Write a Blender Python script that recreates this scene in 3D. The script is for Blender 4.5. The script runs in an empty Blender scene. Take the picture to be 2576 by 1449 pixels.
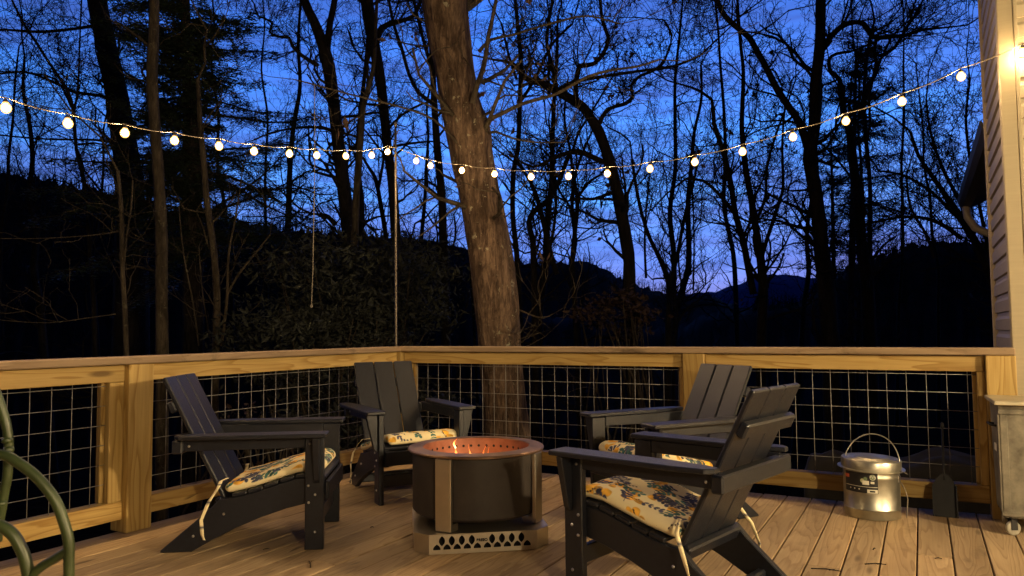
import bpy, math, random
import numpy as np
from mathutils import Vector, Matrix
R_ = random.Random(7)
rng = np.random.default_rng(11)
C = bpy.context.scene.collection
sc = bpy.context.scene

# ---------------------------------------------------------------- camera
# world: origin = deck corner, +x along the far rail towards the house,
# -y along the left rail towards the viewer, z = 0 on the deck boards
TH = math.radians(61.2685); PITCH = 0.0571379; ROLL = -0.00933682
CAM = Vector((3.7543, -4.9079, 1.04))
def _axes():
    cp, sp = math.cos(PITCH), math.sin(PITCH)
    def w(a): # camera-heading frame -> world
        return Vector((a[0]*math.sin(TH) - a[1]*math.cos(TH), a[0]*math.cos(TH) + a[1]*math.sin(TH), a[2]))
    F = Vector((0, cp, sp)); U = Vector((0, -sp, cp)); Rr = Vector((1, 0, 0))
    cr, sr = math.cos(ROLL), math.sin(ROLL)
    return w(F), w(cr*Rr + sr*U), w(-sr*Rr + cr*U)
AF, AR, AU = _axes()
FD = 2792.56/1.49068
def at(x, y, D):
    """point at distance D seen in the direction (x, y) of the 2576x1449 survey frame"""
    return CAM + D*(AF + AR*((x-1288)/FD) - AU*((y-724.5)/FD))
def at_y(x, y, Y):
    d = AF + AR*((x-1288)/FD) - AU*((y-724.5)/FD); return CAM + d*((Y-CAM.y)/d.y)
def at_x(x, y, X):
    d = AF + AR*((x-1288)/FD) - AU*((y-724.5)/FD); return CAM + d*((X-CAM.x)/d.x)
cam = bpy.data.cameras.new('camera'); camo = bpy.data.objects.new('camera', cam); C.objects.link(camo)
cam.sensor_width = 36; cam.lens = 36*2792.56/3840; cam.clip_start = 0.05; cam.clip_end = 3000
M = Matrix((AR, AU, -AF)).transposed().to_4x4(); M.translation = CAM; camo.matrix_world = M
cam.dof.use_dof = True; cam.dof.focus_distance = 4.2; cam.dof.aperture_fstop = 8.0
sc.camera = camo
sc.view_settings.view_transform = 'Standard'; sc.view_settings.look = 'None'
sc.view_settings.exposure = 0; sc.view_settings.gamma = 1
sc.cycles.use_denoising = True; sc.cycles.max_bounces = 6; sc.cycles.sample_clamp_indirect = 4
sc.cycles.caustics_reflective = False; sc.cycles.caustics_refractive = False

# ---------------------------------------------------------------- node helpers
def nn(nt, typ, **k):
    n = nt.nodes.new(typ)
    for a, b in k.items():
        if a == 'i':
            for s, v in b.items(): n.inputs[s].default_value = v
        else: setattr(n, a, b)
    return n
def L(nt, a, b): nt.links.new(a, b)
def math_(nt, op, a, b=None, c=None):
    n = nt.nodes.new('ShaderNodeMath'); n.operation = op
    for k, v in enumerate((a, b, c)):
        if v is None: continue
        if isinstance(v, (int, float)): n.inputs[k].default_value = v
        else: L(nt, v, n.inputs[k])
    return n.outputs[0]
def ramp(nt, fac, stops, interp='LINEAR'):
    n = nt.nodes.new('ShaderNodeValToRGB'); n.color_ramp.interpolation = interp
    el = n.color_ramp.elements
    while len(el) < len(stops): el.new(0.5)
    for e, (p, c) in zip(el, stops): e.position = p; e.color = (*c, 1)
    L(nt, fac, n.inputs[0]); return n.outputs[0]
def mix(nt, fac, a, b, typ='MIX'):
    n = nt.nodes.new('ShaderNodeMix'); n.data_type = 'RGBA'; n.blend_type = typ
    for k, v in ((0, fac), (6, a), (7, b)):
        if isinstance(v, (int, float)): n.inputs[k].default_value = v
        elif isinstance(v, tuple): n.inputs[k].default_value = (*v, 1)
        else: L(nt, v, n.inputs[k])
    return n.outputs[2]
def mapping(nt, src, scale=(1, 1, 1)):
    n = nt.nodes.new('ShaderNodeMapping'); n.inputs['Scale'].default_value = scale; L(nt, src, n.inputs[0]); return n.outputs[0]
def noise(nt, vec, s, det=4, rough=0.5, dist=0.0):
    n = nn(nt, 'ShaderNodeTexNoise', i={'Scale': s, 'Detail': det, 'Roughness': rough, 'Distortion': dist})
    if vec is not None: L(nt, vec, n.inputs['Vector'])
    return n.outputs[0]
def newmat(name):
    m = bpy.data.materials.new(name); m.use_nodes = True; nt = m.node_tree
    b = nt.nodes['Principled BSDF']; return m, nt, b
def bump(nt, b, h, s=0.3, d=0.002):
    n = nn(nt, 'ShaderNodeBump', i={'Strength': s, 'Distance': d}); L(nt, h, n.inputs['Height']); L(nt, n.outputs[0], b.inputs['Normal'])

# ---------------------------------------------------------------- world (dusk: glow in the west, dark overhead)
w = bpy.data.worlds.new('World'); sc.world = w; w.use_nodes = True; nt = w.node_tree
bg = nt.nodes['Background']
tc = nn(nt, 'ShaderNodeTexCoord'); sep = nn(nt, 'ShaderNodeSeparateXYZ'); L(nt, tc.outputs['Generated'], sep.inputs[0])
elev = math_(nt, 'ARCSINE', sep.outputs[2])                    # radians
# azimuth falloff: 1 looking towards the sunset (camera heading), 0 behind
fx, fy = AF.x/math.hypot(AF.x, AF.y), AF.y/math.hypot(AF.x, AF.y)
gx, gy = math.cos(math.radians(-12))*fx - math.sin(math.radians(-12))*fy, math.sin(math.radians(-12))*fx + math.cos(math.radians(-12))*fy
dotn = nn(nt, 'ShaderNodeVectorMath', operation='DOT_PRODUCT'); L(nt, tc.outputs['Generated'], dotn.inputs[0]); dotn.inputs[1].default_value = (gx, gy, 0)
azi = dotn.outputs['Value']
cm = mapping(nt, tc.outputs['Generated'], (1, 1, 5.5))
n1 = noise(nt, cm, 3.2, 7, 0.62, 0.5)
n2 = noise(nt, cm, 9.0, 5, 0.6, 0.4)
e01 = math_(nt, 'MULTIPLY', elev, 1/0.9)
ew = math_(nt, 'ADD', e01, math_(nt, 'MULTIPLY', math_(nt, 'SUBTRACT', n2, 0.5), 0.05))
base = ramp(nt, ew, [(0.0, (.22, .25, .64)), (0.05, (.16, .20, .60)), (0.10, (.10, .22, .78)), (0.19, (.085, .33, 1.0)), (0.36, (.048, .22, .88)),
                     (0.55, (.026, .125, .62)), (0.70, (.014, .04, .16)), (1.0, (.004, .01, .035))])
cl = ramp(nt, n1, [(0.40, (0, 0, 0)), (0.62, (1, 1, 1))])
lav = ramp(nt, e01, [(0.0, (.26, .22, .50)), (0.10, (.11, .12, .42)), (0.3, (.055, .14, .60)), (0.55, (.03, .05, .2)), (0.8, (.006, .01, .04))])
colr = mix(nt, math_(nt, 'MULTIPLY', cl, 0.7), base, lav)
colr = mix(nt, math_(nt, 'MULTIPLY', ramp(nt, n2, [(0.44, (0, 0, 0)), (0.64, (1, 1, 1))]), 0.6), colr, (.034, .075, .34))
azf = nn(nt, 'ShaderNodeMapRange', i={1: -0.3, 2: 0.95, 3: 0.035, 4: 1.0}); L(nt, azi, azf.inputs[0])
sky = nn(nt, 'ShaderNodeTexSky', sky_type='NISHITA', sun_disc=False, sun_elevation=math.radians(-2.5), sun_rotation=math.atan2(gx, gy))
skym = mix(nt, 1.0, sky.outputs[0], (0.04, 0.05, 0.08), 'MULTIPLY')
tot = mix(nt, 1.0, colr, skym, 'ADD')
fin = nn(nt, 'ShaderNodeVectorMath', operation='SCALE'); L(nt, tot, fin.inputs[0]); L(nt, azf.outputs[0], fin.inputs[3])
L(nt, fin.outputs[0], bg.inputs[0]); bg.inputs[1].default_value = 1.6

# ---------------------------------------------------------------- mesh helpers
class MB:
    """collects shapes; build() links them as ONE mesh object. g = grain coordinates (metres along the piece, across)"""
    def __init__(s): s.v = []; s.f = []; s.g = []; s.sm = []
    def add(s, vs, fs, g=None, smooth=False):
        o = len(s.v); s.v += [tuple(p) for p in vs]; s.f += [tuple(i+o for i in f) for f in fs]
        s.g += [tuple(p) for p in (g if g is not None else vs)]; s.sm += [smooth]*len(fs)
    def box(s, lo, hi, M=None, ch=0.0, seed=None):
        lo = Vector(lo); hi = Vector(hi); d = hi-lo; c = min(ch, min(d)*0.45)
        ax = max(range(3), key=lambda k: d[k]); o = [k for k in range(3) if k != ax]
        r = R_.random()*40 if seed is None else seed
        vs = []
        if c <= 0:
            for z in (lo.z, hi.z):
                for y in (lo.y, hi.y):
                    for x in (lo.x, hi.x): vs.append(Vector((x, y, z)))
            fs = [(0, 2, 3, 1), (4, 5, 7, 6), (0, 1, 5, 4), (2, 6, 7, 3), (0, 4, 6, 2), (1, 3, 7, 5)]
        else:
            idx = {}
            for i in (0, 1):
                for j in (0, 1):
                    for k in (0, 1):
                        cor = Vector(((lo.x, hi.x)[i], (lo.y, hi.y)[j], (lo.z, hi.z)[k]))
                        sg = Vector((1-2*i, 1-2*j, 1-2*k))
                        for a in range(3):
                            p = cor.copy()
                            for b in range(3):
                                if b != a: p[b] += sg[b]*c
                            idx[(i, j, k, a)] = len(vs); vs.append(p)
            fs = []
            def face(a, side):
                o2 = [k for k in range(3) if k != a]; q = []
                for (p, r2) in ((0, 0), (1, 0), (1, 1), (0, 1)):
                    t = [0, 0, 0]; t[a] = side; t[o2[0]] = p; t[o2[1]] = r2; q.append(idx[(*t, a)])
                return q if (side == 1) == (a != 1) else q[::-1]
            for a in range(3):
                for sd in (0, 1): fs.append(tuple(face(a, sd)))
            for a in range(3):  # edges parallel to axis a
                b, c2 = [k for k in range(3) if k != a]
                for p in (0, 1):
                    for q in (0, 1):
                        t0 = [0, 0, 0]; t0[b] = p; t0[c2] = q; t1 = list(t0); t1[a] = 1
                        fc = (idx[(*t0, b)], idx[(*t1, b)], idx[(*t1, c2)], idx[(*t0, c2)])
                        fs.append(fc)
            for i in (0, 1):
                for j in (0, 1):
                    for k in (0, 1): fs.append((idx[(i, j, k, 0)], idx[(i, j, k, 1)], idx[(i, j, k, 2)]))
        g = [(p[ax]+r, p[o[0]]+r*0.37, p[o[1]]+r*0.71) for p in vs]
        if M is not None: vs = [M @ p for p in vs]
        s.add(vs, fs, g)
    def prism(s, pts, a0, a1, M=None, ch=0.0, g_ang=None):
        """polygon pts (u, z) extruded along the local y axis from a0 to a1"""
        n = len(pts); r = R_.random()*40
        P = [Vector((p[0], p[1])) for p in pts]
        ar = sum(P[i].x*P[(i+1) % n].y - P[(i+1) % n].x*P[i].y for i in range(n))
        if ar < 0: P = P[::-1]
        rings = []
        if ch > 0:
            Q = []
            for i in range(n):
                e1 = (P[i]-P[i-1]).normalized(); e2 = (P[(i+1) % n]-P[i]).normalized()
                n1_ = Vector((-e1.y, e1.x)); n2_ = Vector((-e2.y, e2.x)); m = (n1_+n2_)
                m = m/max(0.25, m.dot(m)/2.0*1.0) if m.length > 1e-6 else n1_
                Q.append(P[i]+m*ch*(1.0 if m.length < 3 else 3/m.length))
            rings = [(Q, a0), (P, a0+ch), (P, a1-ch), (Q, a1)]
        else: rings = [(P, a0), (P, a1)]
        vs = []
        for PP, a in rings: vs += [Vector((p.x, a, p.y)) for p in PP]
        fs = []
        for k in range(len(rings)-1):
            for i in range(n):
                j = (i+1) % n; fs.append((k*n+i, k*n+j, (k+1)*n+j, (k+1)*n+i))
        fs.append(tuple(range(n))[::-1]); fs.append(tuple((len(rings)-1)*n+i for i in range(n)))
        g = [(p.x+r, p.y, p.z) for p in vs]
        if M is not None: vs = [M @ p for p in vs]
        s.add(vs, fs, g)
    def tube(s, pts, rad, n=8, cap=True, smooth=True):
        P = [Vector(p) for p in pts]; k = len(P)
        if not hasattr(rad, '__len__'): rad = [rad]*k
        vs = []; g = []; up = None; Ln = 0; r0 = R_.random()*20
        for i in range(k):
            t = (P[min(i+1, k-1)]-P[max(i-1, 0)])
            if t.length < 1e-9: t = Vector((0, 0, 1))
            t.normalize()
            if up is None:
                up = Vector((0, 0, 1)) if abs(t.z) < 0.9 else Vector((1, 0, 0))
            a = t.cross(up); a.normalize(); b = a.cross(t); up = b
            if i: Ln += (P[i]-P[i-1]).length
            for j in range(n):
                q = 2*math.pi*j/n; vs.append(P[i]+(a*math.cos(q)+b*math.sin(q))*rad[i]); g.append((Ln+r0, j/n*0.3, 0))
        fs = []
        for i in range(k-1):
            for j in range(n):
                j2 = (j+1) % n; fs.append((i*n+j, i*n+j2, (i+1)*n+j2, (i+1)*n+j))
        if cap and n > 3: fs.append(tuple(range(n))[::-1]); fs.append(tuple((k-1)*n+j for j in range(n)))
        s.add(vs, fs, g, smooth)
    def lathe(s, prof, n=48, c=(0, 0, 0), M=None, a0=0.0, a1=2*math.pi):
        """prof: (r, z) from one end to the other"""
        full = abs(a1-a0-2*math.pi) < 1e-6; m = n if full else n+1; vs = []
        for r, z in prof:
            for j in range(m):
                q = a0+(a1-a0)*j/n; vs.append(Vector((c[0]+r*math.cos(q), c[1]+r*math.sin(q), c[2]+z)))
        if M is not None: vs = [M @ p for p in vs]
        fs = []
        for i in range(len(prof)-1):
            for j in range(n):
                j2 = (j+1) % m; fs.append((i*m+j, i*m+j2, (i+1)*m+j2, (i+1)*m+j))
        s.add(vs, fs, None, True)
    def build(s, name, mat, parent=None, sharp=None, col=None):
        me = bpy.data.meshes.new(name); me.from_pydata(s.v, [], s.f); me.materials.append(mat)
        me.polygons.foreach_set('use_smooth', s.sm)
        a = me.attributes.new('g', 'FLOAT_VECTOR', 'POINT'); a.data.foreach_set('vector', np.array(s.g, dtype=np.float32).ravel())
        if sharp: me.set_sharp_from_angle(angle=math.radians(sharp))
        me.update(); o = bpy.data.objects.new(name, me); C.objects.link(o)
        if parent is not None: o.parent = parent
        return o
def npmesh(name, v, f, mat, parent=None, smooth=False, col=None, g=None):
    v = np.asarray(v, np.float32); f = np.asarray(f, np.int32)
    me = bpy.data.meshes.new(name); me.vertices.add(len(v)); me.vertices.foreach_set('co', v.ravel())
    k = f.shape[1]; me.loops.add(f.size); me.loops.foreach_set('vertex_index', f.ravel())
    me.polygons.add(len(f)); me.polygons.foreach_set('loop_start', np.arange(0, f.size, k, dtype=np.int32))
    me.polygons.foreach_set('use_smooth', np.full(len(f), smooth))
    if col is not None:
        a = me.attributes.new('Col', 'FLOAT_COLOR', 'POINT'); a.data.foreach_set('color', np.asarray(col, np.float32).ravel())
    if g is not None:
        a = me.attributes.new('g', 'FLOAT_VECTOR', 'POINT'); a.data.foreach_set('vector', np.asarray(g, np.float32).ravel())
    me.materials.append(mat); me.update(calc_edges=True); me.validate()
    o = bpy.data.objects.new(name, me); C.objects.link(o)
    if parent is not None: o.parent = parent
    return o
def tag(o, label=None, cat=None, group=None, kind=None):
    if label: o['label'] = label
    if cat: o['category'] = cat
    if group: o['group'] = group
    if kind: o['kind'] = kind
    return o
def thing(name, label, cat, loc=(0, 0, 0), rz=0.0, group=None):
    o = bpy.data.objects.new(name, None); C.objects.link(o); o.empty_display_size = 0.1
    o.location = loc; o.rotation_euler = (0, 0, rz); return tag(o, label, cat, group)
def dup(root, loc, rz, label, group=None):
    r = root.copy(); C.objects.link(r); r.location = loc; r.rotation_euler = (0, 0, rz); r['label'] = label
    if group: r['group'] = group
    for ch in list(root.children):
        c = ch.copy(); C.objects.link(c); c.parent = r
        for g in list(ch.children):
            d = g.copy(); C.objects.link(d); d.parent = c
    return r

# ---------------------------------------------------------------- materials
def wood(name, c_light, c_mid, c_dark, ringf=9.0, vs=7.0, us=0.55, rough=0.6, knots=True, var=0.35, stain=0.0, contrast=1.0):
    m, nt, b = newmat(name)
    a = nn(nt, 'ShaderNodeAttribute', attribute_name='g'); v = a.outputs['Vector']
    v1 = mapping(nt, v, (us, vs, vs))
    n = noise(nt, v1, 1.0, 2.5, 0.45, 0.15)
    rings = math_(nt, 'FRACT', math_(nt, 'MULTIPLY', n, ringf))
    band = ramp(nt, rings, [(0.0, (0, 0, 0)), (0.55, (.25, .25, .25)), (0.86, (1, 1, 1)), (0.93, (1, 1, 1)), (1.0, (0, 0, 0))])
    fine = noise(nt, mapping(nt, v, (2.2, 95, 95)), 1.0, 4, 0.7)
    big = noise(nt, mapping(nt, v, (0.8, 3.0, 3.0)), 1.0, 3, 0.6)
    col = mix(nt, math_(nt, 'MULTIPLY', band, 0.75*contrast), c_light, c_mid)
    col = mix(nt, math_(nt, 'MULTIPLY', ramp(nt, fine, [(0.35, (0, 0, 0)), (0.75, (1, 1, 1))]), 0.32*contrast), col, c_dark)
    col = mix(nt, math_(nt, 'MULTIPLY', ramp(nt, big, [(0.35, (0, 0, 0)), (0.7, (1, 1, 1))]), var), col, tuple(x*0.6 for x in c_mid))
    tone = noise(nt, mapping(nt, v, (.12, 1.3, 1.3)), 1.0, 1)
    col = mix(nt, 1.0, col, ramp(nt, tone, [(0.30, (.66, .64, .62)), (0.5, (.95, .95, .95)), (0.72, (1.18, 1.12, 1.04))]), 'MULTIPLY')
    if knots:
        vo = nn(nt, 'ShaderNodeTexVoronoi', i={'Scale': 1.0, 'Randomness': 1.0}); L(nt, mapping(nt, v, (2.2, 9.0, 9.0)), vo.inputs['Vector'])
        kn = ramp(nt, vo.outputs['Distance'], [(0.0, (1, 1, 1)), (0.10, (.9, .9, .9)), (0.19, (0, 0, 0))])
        sel = math_(nt, 'GREATER_THAN', noise(nt, mapping(nt, v, (1.1, 4, 4)), 1.0, 0), 0.50)
        col = mix(nt, math_(nt, 'MULTIPLY', math_(nt, 'MULTIPLY', kn, sel), 0.8), col, tuple(x*0.35 for x in c_dark))
    if stain:
        st = noise(nt, mapping(nt, v, (2.0, 5.0, 5.0)), 1.3, 6, 0.7, 0.6)
        col = mix(nt, math_(nt, 'MULTIPLY', ramp(nt, st, [(0.55, (0, 0, 0)), (0.72, (1, 1, 1))]), stain), col, tuple(x*0.28 for x in c_dark))
    L(nt, col, b.inputs['Base Color']); b.inputs['Roughness'].default_value = rough
    b.inputs['Specular IOR Level'].default_value = 0.3
    bump(nt, b, math_(nt, 'ADD', fine, band), 0.25, 0.0008)
    return m
M_pine = wood('pine_mat', (.58, .41, .145), (.37, .23, .062), (.20, .10, .026), rough=0.55, us=.8, ringf=11, contrast=1.25)
M_cap = wood('cap_mat', (.40, .29, .175), (.28, .19, .11), (.14, .095, .055), rough=0.7, stain=0.8, knots=False)
M_deck = wood('deck_mat', (.52, .385, .22), (.32, .215, .11), (.15, .095, .05), ringf=15, vs=7, us=.7, rough=0.68, stain=0.4, knots=True, var=0.5, contrast=1.0)
M_frame = wood('frame_mat', (.2, .13, .07), (.13, .08, .045), (.07, .045, .03), rough=0.8)

def simple(name, col, rough=0.5, metal=0.0, nscale=None, namp=0.3, bs=0.0, bscale=60, coords='Object', spec=0.5):
    m, nt, b = newmat(name); b.inputs['Roughness'].default_value = rough; b.inputs['Metallic'].default_value = metal
    b.inputs['Specular IOR Level'].default_value = spec
    tcn = nn(nt, 'ShaderNodeTexCoord'); v = tcn.outputs[coords]
    if nscale:
        n = noise(nt, v, nscale, 5, 0.6)
        c = ramp(nt, n, [(0.3, tuple(x*(1-namp) for x in col)), (0.7, tuple(min(1, x*(1+namp)) for x in col))])
        L(nt, c, b.inputs['Base Color'])
        r = nn(nt, 'ShaderNodeMapRange', i={3: max(0.02, rough-0.12), 4: min(1, rough+0.12)}); L(nt, n, r.inputs[0]); L(nt, r.outputs[0], b.inputs['Roughness'])
    else: b.inputs['Base Color'].default_value = (*col, 1)
    if bs: bump(nt, b, noise(nt, v, bscale, 4, 0.6), bs, 0.001)
    return m
M_hdpe = simple('lumber_mat', (.0085, .0100, .0155), 0.36, nscale=55, namp=0.35, bs=0.9, bscale=330, spec=.5)
M_bolt = simple('bolt_mat', (.75, .74, .72), 0.3, 1.0, nscale=60)
M_steel = simple('stainless_mat', (.56, .50, .40), 0.34, 0.95, nscale=9, namp=0.10, bs=0.05, bscale=30)
M_steelhot = simple('heated_steel_mat', (.27, .175, .115), 0.42, 0.85, nscale=7, namp=0.45, bs=0.2, bscale=20)
M_inner = simple('firebox_mat', (.26, .105, .065), 0.6, 0.4, nscale=5, namp=0.55)  # reddish base colour carries the fire's glow on the steel; mottling is soot
M_barrel = simple('barrel_mat', (.034, .027, .023), 0.6, 0.0, nscale=14, namp=0.25, bs=0.3, bscale=300, spec=.3)
M_black = simple('hole_mat', (.006, .006, .006), 0.9, nscale=5)
M_iron = simple('black_iron_mat', (.014, .014, .015), 0.6, 0.3, nscale=20)
M_galv = simple('galvanised_mat', (.46, .44, .36), 0.36, 0.92, nscale=16, namp=0.14, bs=0.2, bscale=14)
M_galvold = simple('old_zinc_mat', (.17, .155, .12), 0.6, 0.5, nscale=11, namp=0.5, bs=0.3, bscale=25)
M_lidold = simple('zinc_lid_mat', (.46, .42, .30), 0.45, 0.6, nscale=8, namp=0.2)
M_wire = simple('wire_mat', (.22, .21, .195), 0.6, 0.3, nscale=30)
M_green = simple('green_paint_mat', (.030, .044, .013), 0.42, nscale=14, namp=0.35, bs=0.3, bscale=30)
M_rope = simple('rope_mat', (.17, .15, .12), 0.85, nscale=80, bs=0.8, bscale=300)
M_cable = simple('cable_mat', (.16, .13, .09), 0.5, nscale=30)
M_socket = simple('socket_mat', (.02, .018, .016), 0.45, nscale=30)
M_conn = simple('pole_mat', (.095, .08, .06), 0.45, 0.7, nscale=20)
M_tyre = simple('rubber_mat', (.02, .02, .02), 0.7, nscale=20)
M_caster = simple('caster_mat', (.3, .28, .22), 0.5, nscale=20)
M_rock = simple('rock_mat', (.02, .018, .015), 0.9, nscale=6, namp=0.45, bs=0.8, bscale=9)
M_log = simple('log_mat', (.03, .022, .018), 0.9, nscale=12, bs=0.8, bscale=20)

def siding_mat(name, col):
    m, nt, b = newmat(name); tcn = nn(nt, 'ShaderNodeTexCoord')
    n = noise(nt, mapping(nt, tcn.outputs['Object'], (1.5, 1.5, 30)), 2.0, 5, 0.6)
    L(nt, ramp(nt, n, [(0.3, tuple(x*.9 for x in col)), (0.7, tuple(x*1.05 for x in col))]), b.inputs['Base Color'])
    b.inputs['Roughness'].default_value = 0.5; bump(nt, b, n, 0.15, 0.001); return m
M_siding = siding_mat('vinyl_siding_mat', (.24, .205, .17))
M_sidingB = siding_mat('vinyl_siding_porch_mat', (.36, .31, .21))
M_trim = siding_mat('trim_mat', (.30, .25, .155))
M_gutter = siding_mat('gutter_mat', (.025, .023, .023))
M_spout = siding_mat('spout_mat', (.34, .28, .22))

def bark(name, c1, c2, lich=None, sc_=1.0):
    m, nt, b = newmat(name); tcn = nn(nt, 'ShaderNodeTexCoord'); v = tcn.outputs['Object']
    n = noise(nt, mapping(nt, v, (30*sc_, 30*sc_, 5.0*sc_)), 1.0, 7, 0.75, 0.9)
    n2_ = noise(nt, mapping(nt, v, (9, 9, 2.6)), 1.0, 6, 0.7, 0.5)
    col = ramp(nt, n, [(0.34, c1), (0.50, tuple((a+b_)/2 for a, b_ in zip(c1, c2))), (0.68, c2)])
    col = mix(nt, ramp(nt, n2_, [(0.40, (0, 0, 0)), (0.62, (.8, .8, .8))]), col, tuple(x*0.5 for x in c1))
    if lich:
        n3 = noise(nt, v, 14, 6, 0.7, 0.4); n4 = noise(nt, v, 1.6, 2, 0.5)
        f = math_(nt, 'MULTIPLY', ramp(nt, n3, [(0.60, (0, 0, 0)), (0.64, (1, 1, 1))]), ramp(nt, n4, [(0.45, (0, 0, 0)), (0.55, (1, 1, 1))]))
        col = mix(nt, math_(nt, 'MULTIPLY', f, 0.75), col, lich)
    L(nt, col, b.inputs['Base Color']); b.inputs['Roughness'].default_value = 0.9; b.inputs['Specular IOR Level'].default_value = 0.15
    bump(nt, b, n, 1.0, 0.02); return m
M_oak = bark('oak_bark_mat', (.030, .017, .012), (.21, .145, .10), (.26, .25, .18))
M_bark = bark('dark_bark_mat', (.010, .008, .007), (.030, .024, .020))
M_barkl = bark('pale_bark_mat', (.028, .022, .016), (.10, .08, .055), (.13, .12, .08), 1.3)
def leafmat(name, c1, c2, rough=0.5):
    m, nt, b = newmat(name); tcn = nn(nt, 'ShaderNodeTexCoord'); n = noise(nt, tcn.outputs['Object'], 3.0, 3, 0.7)
    L(nt, ramp(nt, n, [(0.3, c1), (0.7, c2)]), b.inputs['Base Color']); b.inputs['Roughness'].default_value = rough; return m
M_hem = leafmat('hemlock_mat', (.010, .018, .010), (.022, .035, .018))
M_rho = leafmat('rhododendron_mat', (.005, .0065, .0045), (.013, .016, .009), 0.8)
M_dead = leafmat('dead_leaf_mat', (.018, .009, .005), (.045, .021, .010), 0.8)
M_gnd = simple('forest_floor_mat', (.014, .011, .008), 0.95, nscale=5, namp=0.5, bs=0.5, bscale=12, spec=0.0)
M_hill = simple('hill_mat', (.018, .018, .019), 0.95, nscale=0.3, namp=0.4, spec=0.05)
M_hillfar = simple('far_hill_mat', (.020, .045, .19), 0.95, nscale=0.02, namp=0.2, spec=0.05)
M_woods = simple('far_woods_mat', (.012, .011, .012), 0.95, nscale=0.5, spec=0.05)
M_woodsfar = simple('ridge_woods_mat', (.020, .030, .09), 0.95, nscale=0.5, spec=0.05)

def emit(name, col, st):
    m = bpy.data.materials.new(name); m.use_nodes = True; nt = m.node_tree; nt.nodes.clear()
    e = nn(nt, 'ShaderNodeEmission', i={'Color': (*col, 1), 'Strength': st}); o = nn(nt, 'ShaderNodeOutputMaterial'); L(nt, e.outputs[0], o.inputs[0]); return m
M_bulb = emit('lit_bulb_mat', (1.0, .66, .32), 2050)
M_globe = bpy.data.materials.new('bulb_glass_mat'); M_globe.use_nodes = True; nt = M_globe.node_tree; nt.nodes.clear()
e = nn(nt, 'ShaderNodeEmission', i={'Color': (1.0, .52, .13, 1), 'Strength': 3.4}); tr = nn(nt, 'ShaderNodeBsdfTransparent'); ad = nn(nt, 'ShaderNodeMixShader', i={0: .7}); o = nn(nt, 'ShaderNodeOutputMaterial')
L(nt, tr.outputs[0], ad.inputs[1]); L(nt, e.outputs[0], ad.inputs[2]); L(nt, ad.outputs[0], o.inputs[0])
M_bulb2 = emit('lit_lantern_mat', (1.0, .75, .43), 3200)
M_bulb3 = emit('dim_lantern_mat', (1.0, .75, .43), 2500)

# ================================================================ GROUND, HILLS
def ground_z(x, y):
    # close to deck level by the house, falling away to the left and ahead
    s = 1/(1+math.exp(-max(-30, min(30, (x-2.4)*1.1))))
    z = -0.38*s + (1-s)*(-1.5)
    d = max(0, y-2.5)
    z -= 0.10*d*(0.6+0.4*(1-s)) if d < 30 else 0.10*30*(0.6+0.4*(1-s))
    z -= 0.05*max(0, -x-1.0)
    z = max(z, -6.0)
    return z + 0.12*math.sin(x*1.3+y*.7)*math.cos(y*.9-x*.4)
def grid(name, xs, ys, fz, mat, smooth=True):
    v = [(x, y, fz(x, y)) for y in ys for x in xs]; nx = len(xs)
    f = [(j*nx+i, j*nx+i+1, (j+1)*nx+i+1, (j+1)*nx+i) for j in range(len(ys)-1) for i in range(nx-1)]
    return npmesh(name, v, f, mat, smooth=smooth)
ax_ = np.concatenate([-np.geomspace(1500, 14, 22), np.arange(-13, 13, 0.35), np.geomspace(14, 1500, 22)])
ay_ = np.concatenate([-np.geomspace(1500, 14, 12), np.arange(-13, 20, 0.35), np.geomspace(21, 1500, 26)])
tag(grid('ground', list(ax_), list(ay_), ground_z, M_gnd), kind='structure')

def hill(name, ridge, D, mat, zb=-6, depth=0.35, rough=0.0, kind='structure', back=1.5):
    """ridge: survey points of a skyline, at distance D; a real slope runs from the valley up to it and down behind"""
    pts = []
    for i in range(len(ridge)-1):
        (x0, y0), (x1, y1) = ridge[i], ridge[i+1]; n = max(2, int(abs(x1-x0)/10))
        for k in range(n):
            t = k/n; pts.append((x0+(x1-x0)*t, y0+(y1-y0)*t))
    pts.append(ridge[-1])
    rows = []; m = 9
    for k in range(m+5):
        row = []
        for i, (x, y) in enumerate(pts):
            top = at(x, y, D)
            if k <= m:
                t = k/m; d = D*(1-depth*(1-t)); hh = zb+(top.z-zb)*(t**1.3)
            else:
                t = (k-m)/4; d = D*(1+back*t*0.4); hh = top.z+(zb-top.z)*t
            p = at(x, y, d); nz = rough*(rng.random()-0.5)*(1.0 if k < m+4 else 0)
            row.append((p.x, p.y, hh+nz*D*0.01))
        rows.append(row)
    nx = len(pts); v = [p for r in rows for p in r]
    f = [(j*nx+i, j*nx+i+1, (j+1)*nx+i+1, (j+1)*nx+i) for j in range(len(rows)-1) for i in range(nx-1)]
    tag(npmesh(name, v, f, mat, smooth=True), kind=kind); return pts
rL = hill('hills', [(-900, 380), (-300, 400), (0, 437), (110, 452), (250, 480), (420, 530), (640, 566), (860, 588), (1000, 600), (1080, 618), (1180, 652), (1320, 790), (1700, 830)], 62, M_hill, rough=1)
rM = hill('hills', [(560, 640), (900, 600), (1000, 596), (1100, 606), (1180, 632), (1250, 652), (1330, 662), (1420, 662), (1480, 656), (1540, 690), (1620, 722), (1700, 742), (1800, 748), (1930, 800), (2100, 860)], 140, M_hill, rough=.6)
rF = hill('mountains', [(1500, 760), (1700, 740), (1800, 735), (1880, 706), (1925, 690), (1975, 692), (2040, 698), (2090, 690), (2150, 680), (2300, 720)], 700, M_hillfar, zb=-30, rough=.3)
rR = hill('hills', [(1560, 900), (1760, 800), (1900, 775), (2020, 760), (2060, 720), (2150, 662), (2230, 640), (2300, 614), (2420, 606), (2520, 606), (2800, 590), (3600, 560)], 75, M_hill, rough=1)

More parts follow.
